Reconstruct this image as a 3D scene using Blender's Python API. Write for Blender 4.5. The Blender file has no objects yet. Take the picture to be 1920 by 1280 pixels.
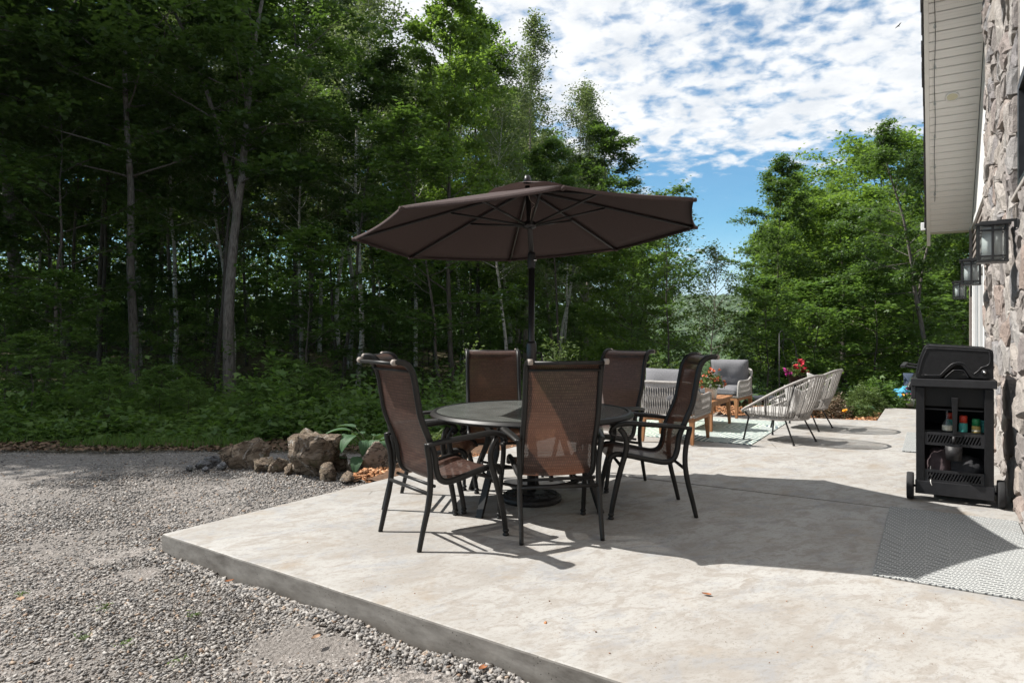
import bpy, bmesh, math, random
import numpy as np
from mathutils import Vector, Matrix, noise as mnoise
R = math.radians
scene = bpy.context.scene
C = scene.collection

# ------------------------------------------------------------------ camera
CAM_H = 1.30
cam_data = bpy.data.cameras.new('camera')
cam = bpy.data.objects.new('camera', cam_data)
C.objects.link(cam)
cam.location = (0, 0, CAM_H)
cam.rotation_euler = (R(90), 0, 0)
cam_data.lens = 24.0
cam_data.sensor_width = 36.0
cam_data.shift_y = -20 / 1920
cam_data.clip_start = 0.05
cam_data.clip_end = 6000
scene.camera = cam

# ------------------------------------------------------------------ sun, sky, exposure
SUN_TO = Vector((-0.855, 0.18, 1.0)).normalized()
sun_el = math.asin(SUN_TO.z)
sun_az = math.atan2(SUN_TO.x, SUN_TO.y)            # clockwise from +Y
sd = bpy.data.lights.new('sun', 'SUN')
sd.energy = 4.3
sd.angle = R(0.5)
sd.color = (1.0, 0.96, 0.90)
sun = bpy.data.objects.new('sun', sd)
C.objects.link(sun)
sun.rotation_euler = SUN_TO.to_track_quat('Z', 'Y').to_euler()

world = bpy.data.worlds.new('World')
scene.world = world
world.use_nodes = True
wt = world.node_tree
wt.nodes.clear()
def wn(t, **k):
    n = wt.nodes.new(t)
    for a, b in k.items(): setattr(n, a, b)
    return n
def wl(a, b): wt.links.new(a, b)
def wmath(op, a, b=None, c=None, clamp=False):
    n = wn('ShaderNodeMath', operation=op, use_clamp=clamp)
    for i, x in enumerate((a, b, c)):
        if x is None: continue
        if isinstance(x, (int, float)): n.inputs[i].default_value = x
        else: wl(x, n.inputs[i])
    return n.outputs[0]
def wsmooth(x, lo, hi):
    n = wn('ShaderNodeMapRange', interpolation_type='SMOOTHSTEP')
    wl(x, n.inputs['Value'])
    n.inputs['From Min'].default_value = lo; n.inputs['From Max'].default_value = hi
    return n.outputs[0]
sky = wn('ShaderNodeTexSky', sky_type='NISHITA', sun_disc=False, sun_elevation=sun_el,
         sun_rotation=sun_az % (2 * math.pi), altitude=200, air_density=1.0, dust_density=0.2, ozone_density=1.2)
tc = wn('ShaderNodeTexCoord')
sep = wn('ShaderNodeSeparateXYZ'); wl(tc.outputs['Generated'], sep.inputs[0])
zc = wmath('MAXIMUM', sep.outputs['Z'], 0.0)
zd = wmath('ADD', zc, 0.24)
pv = wn('ShaderNodeCombineXYZ')
wl(wmath('DIVIDE', sep.outputs['X'], zd), pv.inputs[0])
wl(wmath('DIVIDE', sep.outputs['Y'], zd), pv.inputs[1])
mp = wn('ShaderNodeMapping'); wl(pv.outputs[0], mp.inputs[0])
mp.inputs['Rotation'].default_value = (0, 0, R(24)); mp.inputs['Scale'].default_value = (1.25, 1.35, 1)
mp.inputs['Location'].default_value = (3.3, 1.2, 0)
def wnoise(vec, scale, detail, rough, dist=0.0):
    n = wn('ShaderNodeTexNoise'); wl(vec, n.inputs['Vector'])
    n.inputs['Scale'].default_value = scale; n.inputs['Detail'].default_value = detail
    n.inputs['Roughness'].default_value = rough; n.inputs['Distortion'].default_value = dist
    return n.outputs['Fac']
big = wnoise(mp.outputs[0], 1.5, 3, 0.5)
cells = wnoise(mp.outputs[0], 12.5, 4, 0.5, 0.25)
wisps = wnoise(mp.outputs[0], 30.0, 3, 0.6, 0.2)
elev = wsmooth(zc, 0.13, 0.36)
low = wsmooth(zc, 0.0, 0.10)
dens = wmath('ADD', wmath('MULTIPLY', cells, 0.95), wmath('MULTIPLY', big, 0.85))
dens = wmath('ADD', dens, wmath('MULTIPLY', wisps, 0.22))
dens = wmath('ADD', dens, wmath('MULTIPLY', elev, 0.37))
dens = wmath('ADD', dens, wmath('MULTIPLY', low, 0.04))
CLOUD = (1.135, 1.46)
cl = wsmooth(dens, *CLOUD)
cl = wmath('SUBTRACT', 1.0, wmath('MULTIPLY', wmath('SUBTRACT', 1.0, cl), 0.93))
shade = wsmooth(wnoise(mp.outputs[0], 5.5, 5, 0.6), 0.33, 0.62)
crgb = wn('ShaderNodeMix', data_type='RGBA')
wl(shade, crgb.inputs['Factor'])
crgb.inputs['A'].default_value = (0.78, 0.82, 0.87, 1)
crgb.inputs['B'].default_value = (0.97, 0.985, 1.0, 1)
skytint = wn('ShaderNodeMix', data_type='RGBA', blend_type='MULTIPLY'); skytint.inputs['Factor'].default_value = 1.0
wl(sky.outputs[0], skytint.inputs['A']); skytint.inputs['B'].default_value = (0.46, 0.90, 1.06, 1)
hz = wn('ShaderNodeMix', data_type='RGBA'); wl(wsmooth(zc, 0.16, 0.0), hz.inputs['Factor'])
wl(skytint.outputs['Result'], hz.inputs['A']); hz.inputs['B'].default_value = (5.2, 6.6, 7.6, 1)
bg1 = wn('ShaderNodeBackground'); wl(hz.outputs['Result'], bg1.inputs[0]); bg1.inputs[1].default_value = 0.070
bg2 = wn('ShaderNodeBackground'); wl(crgb.outputs['Result'], bg2.inputs[0]); bg2.inputs[1].default_value = 0.54
mixs = wn('ShaderNodeMixShader'); wl(cl, mixs.inputs[0]); wl(bg1.outputs[0], mixs.inputs[1]); wl(bg2.outputs[0], mixs.inputs[2])
wo = wn('ShaderNodeOutputWorld'); wl(mixs.outputs[0], wo.inputs[0])

scene.view_settings.view_transform = 'Standard'
scene.view_settings.look = 'None'
scene.view_settings.exposure = 0.98
scene.view_settings.gamma = 1.0
scene.view_settings.use_curve_mapping = False
scene.render.engine = 'CYCLES'
cy = scene.cycles
cy.max_bounces = 6; cy.diffuse_bounces = 3; cy.glossy_bounces = 3; cy.transmission_bounces = 4
cy.transparent_max_bounces = 10
cy.caustics_reflective = False; cy.caustics_refractive = False
cy.use_denoising = True
cy.denoising_input_passes = 'RGB_ALBEDO_NORMAL'
cy.denoising_prefilter = 'ACCURATE'
cy.use_adaptive_sampling = False
cy.sample_clamp_indirect = 6.0

# ------------------------------------------------------------------ frames of the place
TH = R(31.75)                     # the house and patio run along this bearing
SN, CS = math.sin(TH), math.cos(TH)
RZ = -TH
def H(v, u, z=0.0):               # patio coordinates: v across (towards house), u along
    return Vector((SN * u + CS * v, CS * u - SN * v, z))
def rot_to(fx, fy):               # z rotation that turns local +Y to face (fx, fy)
    return math.atan2(-fx, fy)
def sstep(a, b, x):
    t = min(1.0, max(0.0, (x - a) / (b - a))); return t * t * (3 - 2 * t)
def ground_z(x, y):
    d = math.hypot(x, y)
    z = -0.145
    # forest floor dips a little, then rises to the left
    z -= 0.30 * sstep(9.5, 17, y) * (1 - sstep(2, 6, x))
    z += 0.035 * max(0.0, y - 20) * sstep(2, -8, x) * (1 - sstep(60, 120, y))
    # beyond the patio the land drops into a valley
    k = sstep(0.0, 5.0, x) if y > 0 else 0.0
    z -= k * (0.09 * max(0.0, min(y, 240) - 12.5) ) * sstep(11.5, 16, y)
    # far hills
    if d > 250:
        hh = 70 * sstep(380, 1450, d) * (0.86 + 0.20 * math.sin(x * 0.0026 + 1.1) + 0.07 * math.sin(x * 0.009 + d * 0.003))
        z += hh
    return z

# ------------------------------------------------------------------ object helpers
def tag(o, label=None, cat=None, group=None, kind=None):
    if label: o['label'] = label
    if cat: o['category'] = cat
    if group: o['group'] = group
    if kind: o['kind'] = kind
    return o
def thing(name, label, cat, loc=(0, 0, 0), rz=0.0, group=None):
    o = bpy.data.objects.new(name, None)
    o.empty_display_size = 0.2
    C.objects.link(o); o.location = loc; o.rotation_euler = (0, 0, rz)
    return tag(o, label, cat, group)
def kids(o): return [c for c in o.children]
def dup(root, loc, rz, label=None, group=None, scale=None, rot=None):
    r = root.copy(); C.objects.link(r); r.location = loc
    r.rotation_euler = rot if rot else (0, 0, rz)
    if scale is not None: r.scale = (scale,) * 3 if isinstance(scale, (int, float)) else scale
    if label: r['label'] = label
    if group: r['group'] = group
    for ch in list(root.children):
        c = ch.copy(); C.objects.link(c); c.parent = r
        for g in ch.children:
            d = g.copy(); C.objects.link(d); d.parent = c
    return r
def smooth_path(pts, k=6, closed=False):
    P = [Vector(p) for p in pts]; n = len(P); out = []
    segs = n if closed else n - 1
    for i in range(segs):
        if closed: p0, p1, p2, p3 = P[(i - 1) % n], P[i], P[(i + 1) % n], P[(i + 2) % n]
        else: p0, p1, p2, p3 = P[max(i - 1, 0)], P[i], P[i + 1], P[min(i + 2, n - 1)]
        for j in range(k):
            t = j / k
            out.append(0.5 * ((2 * p1) + (p2 - p0) * t + (2 * p0 - 5 * p1 + 4 * p2 - p3) * t * t + (3 * p1 - p0 - 3 * p2 + p3) * t ** 3))
    if not closed: out.append(P[-1].copy())
    return out
class MB:
    def __init__(s): s.v = []; s.f = []; s.uv = {}
    def add(s, vs, fs):
        o = len(s.v); s.v.extend([tuple(x) for x in vs]); s.f.extend([tuple(i + o for i in f) for f in fs]); return o
    def box(s, c, size, M=None):
        hx, hy, hz = size[0] / 2, size[1] / 2, size[2] / 2
        vs = [Vector((x * hx, y * hy, z * hz)) for z in (-1, 1) for y in (-1, 1) for x in (-1, 1)]
        if M is not None: vs = [M @ p for p in vs]
        c = Vector(c)
        s.add([p + c for p in vs], [(0, 2, 3, 1), (4, 5, 7, 6), (0, 1, 5, 4), (2, 6, 7, 3), (0, 4, 6, 2), (1, 3, 7, 5)]); return s
    def bar(s, a, b, w, h, up=(0, 0, 1)):
        a, b = Vector(a), Vector(b); d = (b - a); L = d.length; d.normalize(); up = Vector(up)
        x = d.cross(up)
        if x.length < 1e-4: x = d.cross(Vector((1, 0, 0)))
        x.normalize(); z = x.cross(d)
        M = Matrix((x, d, z)).transposed()
        return s.box((a + b) / 2, (w, L, h), M)
    def tube(s, pts, r, n=8, closed=False, cap=True, flat=1.0, ref=None):
        P = [Vector(p) for p in pts]; m = len(P)
        rr = [r] * m if isinstance(r, (int, float)) else list(r)
        if len(rr) != m: rr = [rr[0] + (rr[-1] - rr[0]) * i / (m - 1) for i in range(m)]
        T = []
        for i in range(m):
            a = P[(i - 1) % m] if closed else P[max(i - 1, 0)]
            b = P[(i + 1) % m] if closed else P[min(i + 1, m - 1)]
            t = b - a
            T.append(t.normalized() if t.length > 1e-9 else Vector((0, 0, 1)))
        nrm = Vector(ref) if ref else (Vector((0, 0, 1)) if abs(T[0].z) < 0.9 else Vector((1, 0, 0)))
        vs = []
        for i in range(m):
            nrm = (nrm if not ref else Vector(ref)); nrm = nrm - T[i] * nrm.dot(T[i])
            if nrm.length < 1e-6: nrm = T[i].orthogonal()
            nrm.normalize(); bn = T[i].cross(nrm)
            for k in range(n):
                a = 2 * math.pi * (k + 0.5) / n
                vs.append(P[i] + nrm * (math.cos(a) * rr[i]) + bn * (math.sin(a) * rr[i] * flat))
        fs = []
        for i in range(m if closed else m - 1):
            j = (i + 1) % m
            for k in range(n):
                l = (k + 1) % n
                fs.append((i * n + k, i * n + l, j * n + l, j * n + k))
        if cap and not closed:
            fs.append(tuple(range(n - 1, -1, -1))); fs.append(tuple((m - 1) * n + k for k in range(n)))
        s.add(vs, fs); return s
    def lathe(s, prof, n=24, c=(0, 0, 0), cap=True):
        c = Vector(c); vs = []; fs = []; m = len(prof)
        for (r, z) in prof:
            for k in range(n):
                a = 2 * math.pi * k / n
                vs.append(c + Vector((r * math.cos(a), r * math.sin(a), z)))
        for i in range(m - 1):
            for k in range(n):
                l = (k + 1) % n
                fs.append((i * n + k, i * n + l, (i + 1) * n + l, (i + 1) * n + k))
        if cap:
            if prof[0][0] > 1e-5: fs.append(tuple(range(n - 1, -1, -1)))
            if prof[-1][0] > 1e-5: fs.append(tuple((m - 1) * n + k for k in range(n)))
        s.add(vs, fs); return s
    def prism(s, poly, d0, d1, f):           # poly of 2d points, f(p, d) -> 3d
        n = len(poly)
        vs = [f(p, d0) for p in poly] + [f(p, d1) for p in poly]
        fs = [tuple(range(n - 1, -1, -1)), tuple(range(n, 2 * n))] + [(i, (i + 1) % n, n + (i + 1) % n, n + i) for i in range(n)]
        s.add(vs, fs); return s
    def grid(s, nu, nv, f, uvf=None):
        o = s.add([f(i / nu, j / nv) for j in range(nv + 1) for i in range(nu + 1)],
                  [(j * (nu + 1) + i, j * (nu + 1) + i + 1, (j + 1) * (nu + 1) + i + 1, (j + 1) * (nu + 1) + i) for j in range(nv) for i in range(nu)])
        if uvf:
            for j in range(nv + 1):
                for i in range(nu + 1): s.uv[o + j * (nu + 1) + i] = uvf(i / nu, j / nv)
        return s
    def ball(s, c, r, n=8, m=6):
        rx, ry, rz_ = (r, r, r) if isinstance(r, (int, float)) else r
        c = Vector(c); vs = [c + Vector((0, 0, -rz_))]
        for j in range(1, m):
            ph = -math.pi / 2 + math.pi * j / m
            for k in range(n):
                a = 2 * math.pi * k / n
                vs.append(c + Vector((rx * math.cos(ph) * math.cos(a), ry * math.cos(ph) * math.sin(a), rz_ * math.sin(ph))))
        vs.append(c + Vector((0, 0, rz_)))
        fs = [(0, 1 + (k + 1) % n, 1 + k) for k in range(n)]
        for j in range(m - 2):
            for k in range(n):
                l = (k + 1) % n
                fs.append((1 + j * n + k, 1 + j * n + l, 1 + (j + 1) * n + l, 1 + (j + 1) * n + k))
        t = len(vs) - 1
        fs += [(t, 1 + (m - 2) * n + k, 1 + (m - 2) * n + (k + 1) % n) for k in range(n)]
        s.add(vs, fs); return s
    def mesh(s, name, m=None, smooth=False):
        me = bpy.data.meshes.new(name)
        me.from_pydata(s.v, [], s.f); me.update()
        if m: me.materials.append(m)
        if smooth: me.polygons.foreach_set('use_smooth', [True] * len(me.polygons))
        if s.uv:
            ul = me.uv_layers.new(name='UVMap')
            for l in me.loops: ul.data[l.index].uv = s.uv.get(l.vertex_index, (0, 0))
        return me
    def build(s, name, m, parent=None, smooth=False, bevel=0.0, loc=None, seg=2):
        o = bpy.data.objects.new(name, s.mesh(name, m, smooth)); C.objects.link(o)
        if parent is not None: o.parent = parent
        if loc is not None: o.location = loc
        if bevel:
            b = o.modifiers.new('bevel', 'BEVEL'); b.width = bevel; b.segments = seg; b.limit_method = 'ANGLE'; b.angle_limit = R(40)
        return o
def np_mesh(name, verts, tris, m, smooth=False):
    me = bpy.data.meshes.new(name)
    verts = np.asarray(verts, np.float32); tris = np.asarray(tris, np.int32)
    me.vertices.add(len(verts)); me.vertices.foreach_set('co', verts.ravel())
    me.loops.add(tris.size); me.loops.foreach_set('vertex_index', tris.ravel())
    me.polygons.add(len(tris))
    me.polygons.foreach_set('loop_start', np.arange(0, tris.size, 3, dtype=np.int32))
    me.polygons.foreach_set('loop_total', np.full(len(tris), 3, np.int32))
    if smooth: me.polygons.foreach_set('use_smooth', np.ones(len(tris), bool))
    me.update(calc_edges=True); me.materials.append(m)
    return me
def link_mesh(name, me, parent=None, loc=None):
    o = bpy.data.objects.new(name, me); C.objects.link(o)
    if parent is not None: o.parent = parent
    if loc is not None: o.location = loc
    return o

# ------------------------------------------------------------------ materials
class NT:
    def __init__(s, name):
        s.m = bpy.data.materials.new(name); s.m.use_nodes = True; s.t = s.m.node_tree; s.t.nodes.clear()
        s.out = s.n('ShaderNodeOutputMaterial')
    def n(s, t, **k):
        x = s.t.nodes.new(t)
        for a, b in k.items(): setattr(x, a, b)
        return x
    def l(s, a, b): s.t.links.new(a, b)
    def put(s, sock, x):
        if isinstance(x, (int, float)): sock.default_value = x
        elif isinstance(x, tuple): sock.default_value = x if len(x) != 3 or sock.type != 'RGBA' else (*x, 1)
        else: s.l(x, sock)
    def math(s, op, a, b=None, c=None, clamp=False):
        x = s.n('ShaderNodeMath', operation=op, use_clamp=clamp)
        for i, q in enumerate((a, b, c)):
            if q is not None: s.put(x.inputs[i], q)
        return x.outputs[0]
    def coord(s, which='Object'):
        return s.n('ShaderNodeTexCoord').outputs[which]
    def wpos(s): return s.n('ShaderNodeNewGeometry').outputs['Position']
    def map(s, vec, scale=(1, 1, 1), rot=(0, 0, 0), loc=(0, 0, 0)):
        x = s.n('ShaderNodeMapping'); s.l(vec, x.inputs[0])
        x.inputs['Scale'].default_value = scale; x.inputs['Rotation'].default_value = rot; x.inputs['Location'].default_value = loc
        return x.outputs[0]
    def noise(s, vec, scale, detail=4, rough=0.55, dist=0.0, out='Fac'):
        x = s.n('ShaderNodeTexNoise')
        if vec is not None: s.l(vec, x.inputs['Vector'])
        x.inputs['Scale'].default_value = scale; x.inputs['Detail'].default_value = detail
        x.inputs['Roughness'].default_value = rough; x.inputs['Distortion'].default_value = dist
        return x.outputs[out]
    def voro(s, vec, scale, feature='F1', out='Distance', rnd=1.0):
        x = s.n('ShaderNodeTexVoronoi', feature=feature)
        if vec is not None: s.l(vec, x.inputs['Vector'])
        x.inputs['Scale'].default_value = scale; x.inputs['Randomness'].default_value = rnd
        return x.outputs[out]
    def ramp(s, fac, stops, interp='LINEAR'):
        x = s.n('ShaderNodeValToRGB'); s.put(x.inputs[0], fac); e = x.color_ramp.elements
        x.color_ramp.interpolation = interp
        while len(e) < len(stops): e.new(0.5)
        for i, (p, c) in enumerate(stops): e[i].position = p; e[i].color = (*c, 1) if len(c) == 3 else c
        return x.outputs[0]
    def step(s, x, lo, hi):
        n = s.n('ShaderNodeMapRange', interpolation_type='SMOOTHSTEP'); s.put(n.inputs['Value'], x)
        n.inputs['From Min'].default_value = lo; n.inputs['From Max'].default_value = hi
        return n.outputs[0]
    def mix(s, f, a, b, mode='MIX'):
        x = s.n('ShaderNodeMix', data_type='RGBA', blend_type=mode)
        s.put(x.inputs['Factor'], f); s.put(x.inputs['A'], a); s.put(x.inputs['B'], b)
        return x.outputs['Result']
    def island(s): return s.n('ShaderNodeNewGeometry').outputs['Random Per Island']
    def objrand(s): return s.n('ShaderNodeObjectInfo').outputs['Random']
    def bump(s, h, strength=0.4, dist=0.01, normal=None):
        x = s.n('ShaderNodeBump'); s.put(x.inputs['Height'], h)
        x.inputs['Strength'].default_value = strength; x.inputs['Distance'].default_value = dist
        if normal is not None: s.l(normal, x.inputs['Normal'])
        return x.outputs[0]
    def bsdf(s, col, rough=0.6, spec=0.4, metal=0.0, normal=None):
        x = s.n('ShaderNodeBsdfPrincipled'); s.put(x.inputs['Base Color'], col); s.put(x.inputs['Roughness'], rough)
        x.inputs['Specular IOR Level'].default_value = spec; x.inputs['Metallic'].default_value = metal
        if normal is not None: s.l(normal, x.inputs['Normal'])
        return x.outputs[0]
    def done(s, sh): s.l(sh, s.out.inputs['Surface']); return s.m

def simple(name, col, rough=0.6, spec=0.4, metal=0.0, nscale=0, namt=0.25, bscale=0, bstr=0.2, bdist=0.003):
    t = NT(name); c = (*col, 1); vec = t.coord()
    if nscale:
        dk = tuple(x * (1 - namt) for x in col); lt = tuple(min(1, x * (1 + namt)) for x in col)
        c = t.ramp(t.noise(vec, nscale, 5, 0.6), [(0.3, dk), (0.7, lt)])
    nm = t.bump(t.noise(vec, bscale, 4, 0.6), bstr, bdist) if bscale else None
    return t.done(t.bsdf(c, rough, spec, metal, nm))

def m_leaf(name, dark, light, trans=(0.10, 0.16, 0.02), tmix=0.35, spread=1.0):
    t = NT(name); r = t.island(); orr = t.objrand()
    big = t.noise(t.wpos(), 0.5, 2, 0.5)
    f = t.math('ADD', t.math('MULTIPLY', r, 0.6), t.math('MULTIPLY', t.math('ADD', t.math('MULTIPLY', orr, 0.5), big), 0.35))
    col = t.ramp(f, [(0.1, dark), (0.95, light)])
    d = t.bsdf(col, 0.5, 0.35)
    tr = t.n('ShaderNodeBsdfTranslucent'); t.put(tr.inputs[0], t.mix(0.5, (*trans, 1), col))
    mx = t.n('ShaderNodeMixShader'); mx.inputs[0].default_value = tmix
    t.l(d, mx.inputs[1]); t.l(tr.outputs[0], mx.inputs[2])
    return t.done(mx.outputs[0])

def m_bark(name, a, b, vs=1.0, white=False):
    t = NT(name); vec = t.coord()
    st = t.map(vec, (14 * vs, 14 * vs, 2.2 * vs))
    n1 = t.noise(st, 2.0, 6, 0.65, 0.6)
    col = t.ramp(n1, [(0.3, a), (0.68, b)])
    if white:
        hz = t.noise(t.map(vec, (2.5, 2.5, 22)), 1.3, 4, 0.6)
        col = t.mix(t.step(hz, 0.56, 0.64), col, (0.03, 0.028, 0.025, 1))
    else:
        col = t.mix(t.step(t.noise(vec, 1.6, 3), 0.55, 0.75), col, (0.10, 0.11, 0.085, 1))
    return t.done(t.bsdf(col, 0.9, 0.2, 0, t.bump(n1, 0.9, 0.02)))

# concrete top: trowelled and cured, blotches of tan, blue grey and rust flecks
def m_concrete():
    t = NT('concrete'); p = t.wpos()
    q = t.map(p, (1, 1, 1), (0, 0, R(-30)), (0, 0, 0)); qs = t.map(q, (1.0, 1.7, 1))
    n1 = t.noise(qs, 1.1, 6, 0.62, 0.5); n2 = t.noise(qs, 5.5, 7, 0.68, 0.6); n3 = t.noise(p, 0.7, 4, 0.6)
    col = t.ramp(n1, [(0.28, (0.27, 0.252, 0.230)), (0.5, (0.350, 0.340, 0.322)), (0.72, (0.395, 0.388, 0.373))])
    col = t.mix(t.math('MULTIPLY', t.step(n2, 0.46, 0.62), 0.85), col, (0.275, 0.253, 0.228, 1))
    col = t.mix(t.math('MULTIPLY', t.step(t.noise(t.map(qs, (1, 1, 1), (0, 0, 0), (7, 3, 0)), 3.1, 7, 0.7, 0.8), 0.50, 0.68), 0.6), col, (0.245, 0.255, 0.272, 1))
    col = t.mix(t.math('MULTIPLY', t.step(t.noise(t.map(p, (1, 1, 1), (0, 0, 0), (3, 9, 0)), 1.9, 6, 0.7), 0.53, 0.72), 0.65), col, (0.265, 0.213, 0.158, 1))
    fg = t.noise(qs, 26, 7, 0.78, 0.4); col = t.mix(t.math('MULTIPLY', t.step(fg, 0.49, 0.62), 0.55), col, (0.215, 0.195, 0.172, 1))
    col = t.mix(t.math('MULTIPLY', t.step(t.noise(p, 150, 3, 0.7), 0.56, 0.66), 0.30), col, (0.17, 0.155, 0.14, 1))
    # clustered specks of dirt
    sp = t.voro(p, 55, 'F1'); cl = t.step(t.noise(t.map(p, (1, 1, 1), (0, 0, 0), (1, 4, 2)), 2.4, 4, 0.6), 0.54, 0.68)
    spm = t.math('MULTIPLY', t.math('LESS_THAN', sp, 0.17), cl)
    col = t.mix(t.math('MULTIPLY', spm, 0.7), col, (0.12, 0.085, 0.06, 1))
    # hairline cracks
    cr = t.voro(t.mix(0.06, p, t.noise(p, 3.0, 4, 0.6, out='Color')), 0.30, 'DISTANCE_TO_EDGE')
    crm = t.math('MULTIPLY', t.math('LESS_THAN', cr, 0.0016), t.step(n3, 0.54, 0.60))
    col = t.mix(t.math('MULTIPLY', crm, 0.6), col, (0.10, 0.09, 0.08, 1))
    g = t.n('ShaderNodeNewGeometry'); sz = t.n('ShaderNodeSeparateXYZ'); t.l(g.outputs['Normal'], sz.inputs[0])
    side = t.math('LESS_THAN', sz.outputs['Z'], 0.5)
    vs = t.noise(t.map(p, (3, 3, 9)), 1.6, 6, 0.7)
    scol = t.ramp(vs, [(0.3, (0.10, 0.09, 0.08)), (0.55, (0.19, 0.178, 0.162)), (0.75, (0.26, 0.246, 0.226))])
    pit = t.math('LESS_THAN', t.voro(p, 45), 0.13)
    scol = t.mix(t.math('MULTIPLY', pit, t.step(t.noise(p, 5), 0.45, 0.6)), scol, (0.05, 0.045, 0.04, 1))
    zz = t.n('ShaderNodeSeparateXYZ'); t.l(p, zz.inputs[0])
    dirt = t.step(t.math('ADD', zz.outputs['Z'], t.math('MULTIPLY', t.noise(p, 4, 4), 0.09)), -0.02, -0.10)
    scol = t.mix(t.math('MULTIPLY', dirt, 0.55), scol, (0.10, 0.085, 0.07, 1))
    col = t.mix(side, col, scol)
    fine = t.noise(t.map(q, (30, 90, 30)), 1.0, 4, 0.7)
    h = t.math('ADD', t.math('MULTIPLY', n2, 0.6), t.math('MULTIPLY', fine, 0.25))
    return t.done(t.bsdf(col, t.ramp(n2, [(0.3, (0.62,) * 3), (0.7, (0.85,) * 3)]), 0.35, 0, t.bump(h, 0.35, 0.006)))

def m_ground():
    t = NT('ground'); p = t.wpos(); s = t.n('ShaderNodeSeparateXYZ'); t.l(p, s.inputs[0])
    v1 = t.voro(p, 48, 'F1', 'Color'); vd = t.voro(p, 48, 'F1', 'Distance'); v2 = t.voro(p, 110, 'F1', 'Color')
    sc = t.n('ShaderNodeSeparateColor'); t.l(v1, sc.inputs[0]); s2 = t.n('ShaderNodeSeparateColor'); t.l(v2, s2.inputs[0])
    g1 = t.ramp(sc.outputs[0], [(0, (0.12, 0.11, 0.102)), (0.5, (0.235, 0.212, 0.194)), (1, (0.33, 0.302, 0.28))])
    g2 = t.ramp(s2.outputs[1], [(0, (0.13, 0.118, 0.108)), (1, (0.255, 0.235, 0.218))])
    col = t.mix(t.step(t.noise(p, 1.1, 4, 0.6), 0.42, 0.56), g1, g2)
    tan = t.step(t.noise(t.map(p, (0.35, 1.3, 1), (0, 0, R(-12)), (2.5, 0.7, 0)), 1.15, 4, 0.6), 0.58, 0.72)
    col = t.mix(t.math('MULTIPLY', tan, 0.55), col, (0.27, 0.185, 0.105, 1))
    # the drive: compacted dark grit
    wob = t.math('MULTIPLY', t.noise(p, 0.8, 3), 0.9)
    dr = t.math('ADD', t.math('ADD', s.outputs['Y'], 1.7), t.math('MULTIPLY', s.outputs['X'], 0.02))
    road = t.math('MULTIPLY', t.step(t.math('ADD', t.math('SUBTRACT', s.outputs['Y'], t.math('MULTIPLY', s.outputs['X'], 0.4)), t.math('MULTIPLY', wob, 0.5)), 8.5, 9.2), t.step(t.math('ADD', dr, wob), 10.6, 10.2))
    rc = t.ramp(t.noise(t.map(p, (0.5, 3, 1)), 2.0, 5, 0.65), [(0.3, (0.13, 0.126, 0.122)), (0.7, (0.235, 0.228, 0.222))])
    rc = t.mix(0.55, rc, g1)
    col = t.mix(road, col, rc)
    litter = t.step(t.math('ADD', dr, t.math('MULTIPLY', t.noise(p, 1.6, 4), 0.8)), 9.9, 10.5)
    lc = t.ramp(s2.outputs[0], [(0, (0.035, 0.03, 0.018)), (0.5, (0.085, 0.062, 0.038)), (0.8, (0.05, 0.065, 0.02)), (1, (0.15, 0.11, 0.075))])
    col = t.mix(litter, col, lc)
    d = t.n('ShaderNodeVectorMath', operation='LENGTH'); t.l(p, d.inputs[0])
    far = t.step(d.outputs['Value'], 40, 90)
    fc = t.ramp(t.noise(p, 0.06, 6, 0.7), [(0.3, (0.02, 0.04, 0.012)), (0.7, (0.05, 0.085, 0.028))])
    col = t.mix(far, col, fc)
    return t.done(t.bsdf(col, 0.95, 0.2, 0, t.bump(t.math('ADD', vd, t.noise(p, 160, 3)), 0.8, 0.012)))

def m_gravel(name='gravel'):
    t = NT(name); r = t.island(); p = t.wpos()
    col = t.ramp(r, [(0, (0.085, 0.083, 0.085)), (0.15, (0.165, 0.16, 0.157)), (0.45, (0.25, 0.234, 0.218)), (0.72, (0.315, 0.294, 0.273)), (0.92, (0.41, 0.392, 0.372)), (0.96, (0.33, 0.26, 0.20)), (1, (0.26, 0.18, 0.13))])
    col = t.mix(t.math('MULTIPLY', t.noise(p, 90, 4, 0.7), 0.5), col, t.mix(0.5, col, (0.12, 0.11, 0.10, 1)))
    return t.done(t.bsdf(col, 0.9, 0.25, 0, t.bump(t.noise(p, 140, 4), 0.5, 0.003)))

def m_fieldstone():
    t = NT('fieldstone'); vec = t.coord(); r = t.objrand(); p = t.wpos()
    base = t.ramp(r, [(0, (0.175, 0.16, 0.155)), (0.2, (0.275, 0.247, 0.23)), (0.38, (0.335, 0.307, 0.285)), (0.55, (0.285, 0.225, 0.195)), (0.7, (0.205, 0.20, 0.205)), (0.85, (0.36, 0.335, 0.312)), (1, (0.30, 0.26, 0.228))])
    n = t.noise(p, 7, 7, 0.7, 0.6)
    col = t.mix(t.math('MULTIPLY', t.step(n, 0.45, 0.7), 0.7), base, t.mix(0.5, base, (0.13, 0.11, 0.11, 1)))
    col = t.mix(t.math('MULTIPLY', t.step(t.noise(p, 17, 5, 0.7), 0.55, 0.75), 0.6), col, (0.45, 0.41, 0.38, 1))
    col = t.mix(t.math('MULTIPLY', t.math('LESS_THAN', t.voro(p, 45), 0.12), 0.5), col, (0.09, 0.08, 0.075, 1))
    h = t.math('ADD', n, t.math('MULTIPLY', t.noise(p, 40, 5, 0.7), 0.4))
    return t.done(t.bsdf(col, 0.9, 0.25, 0, t.bump(h, 1.0, 0.03)))

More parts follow.
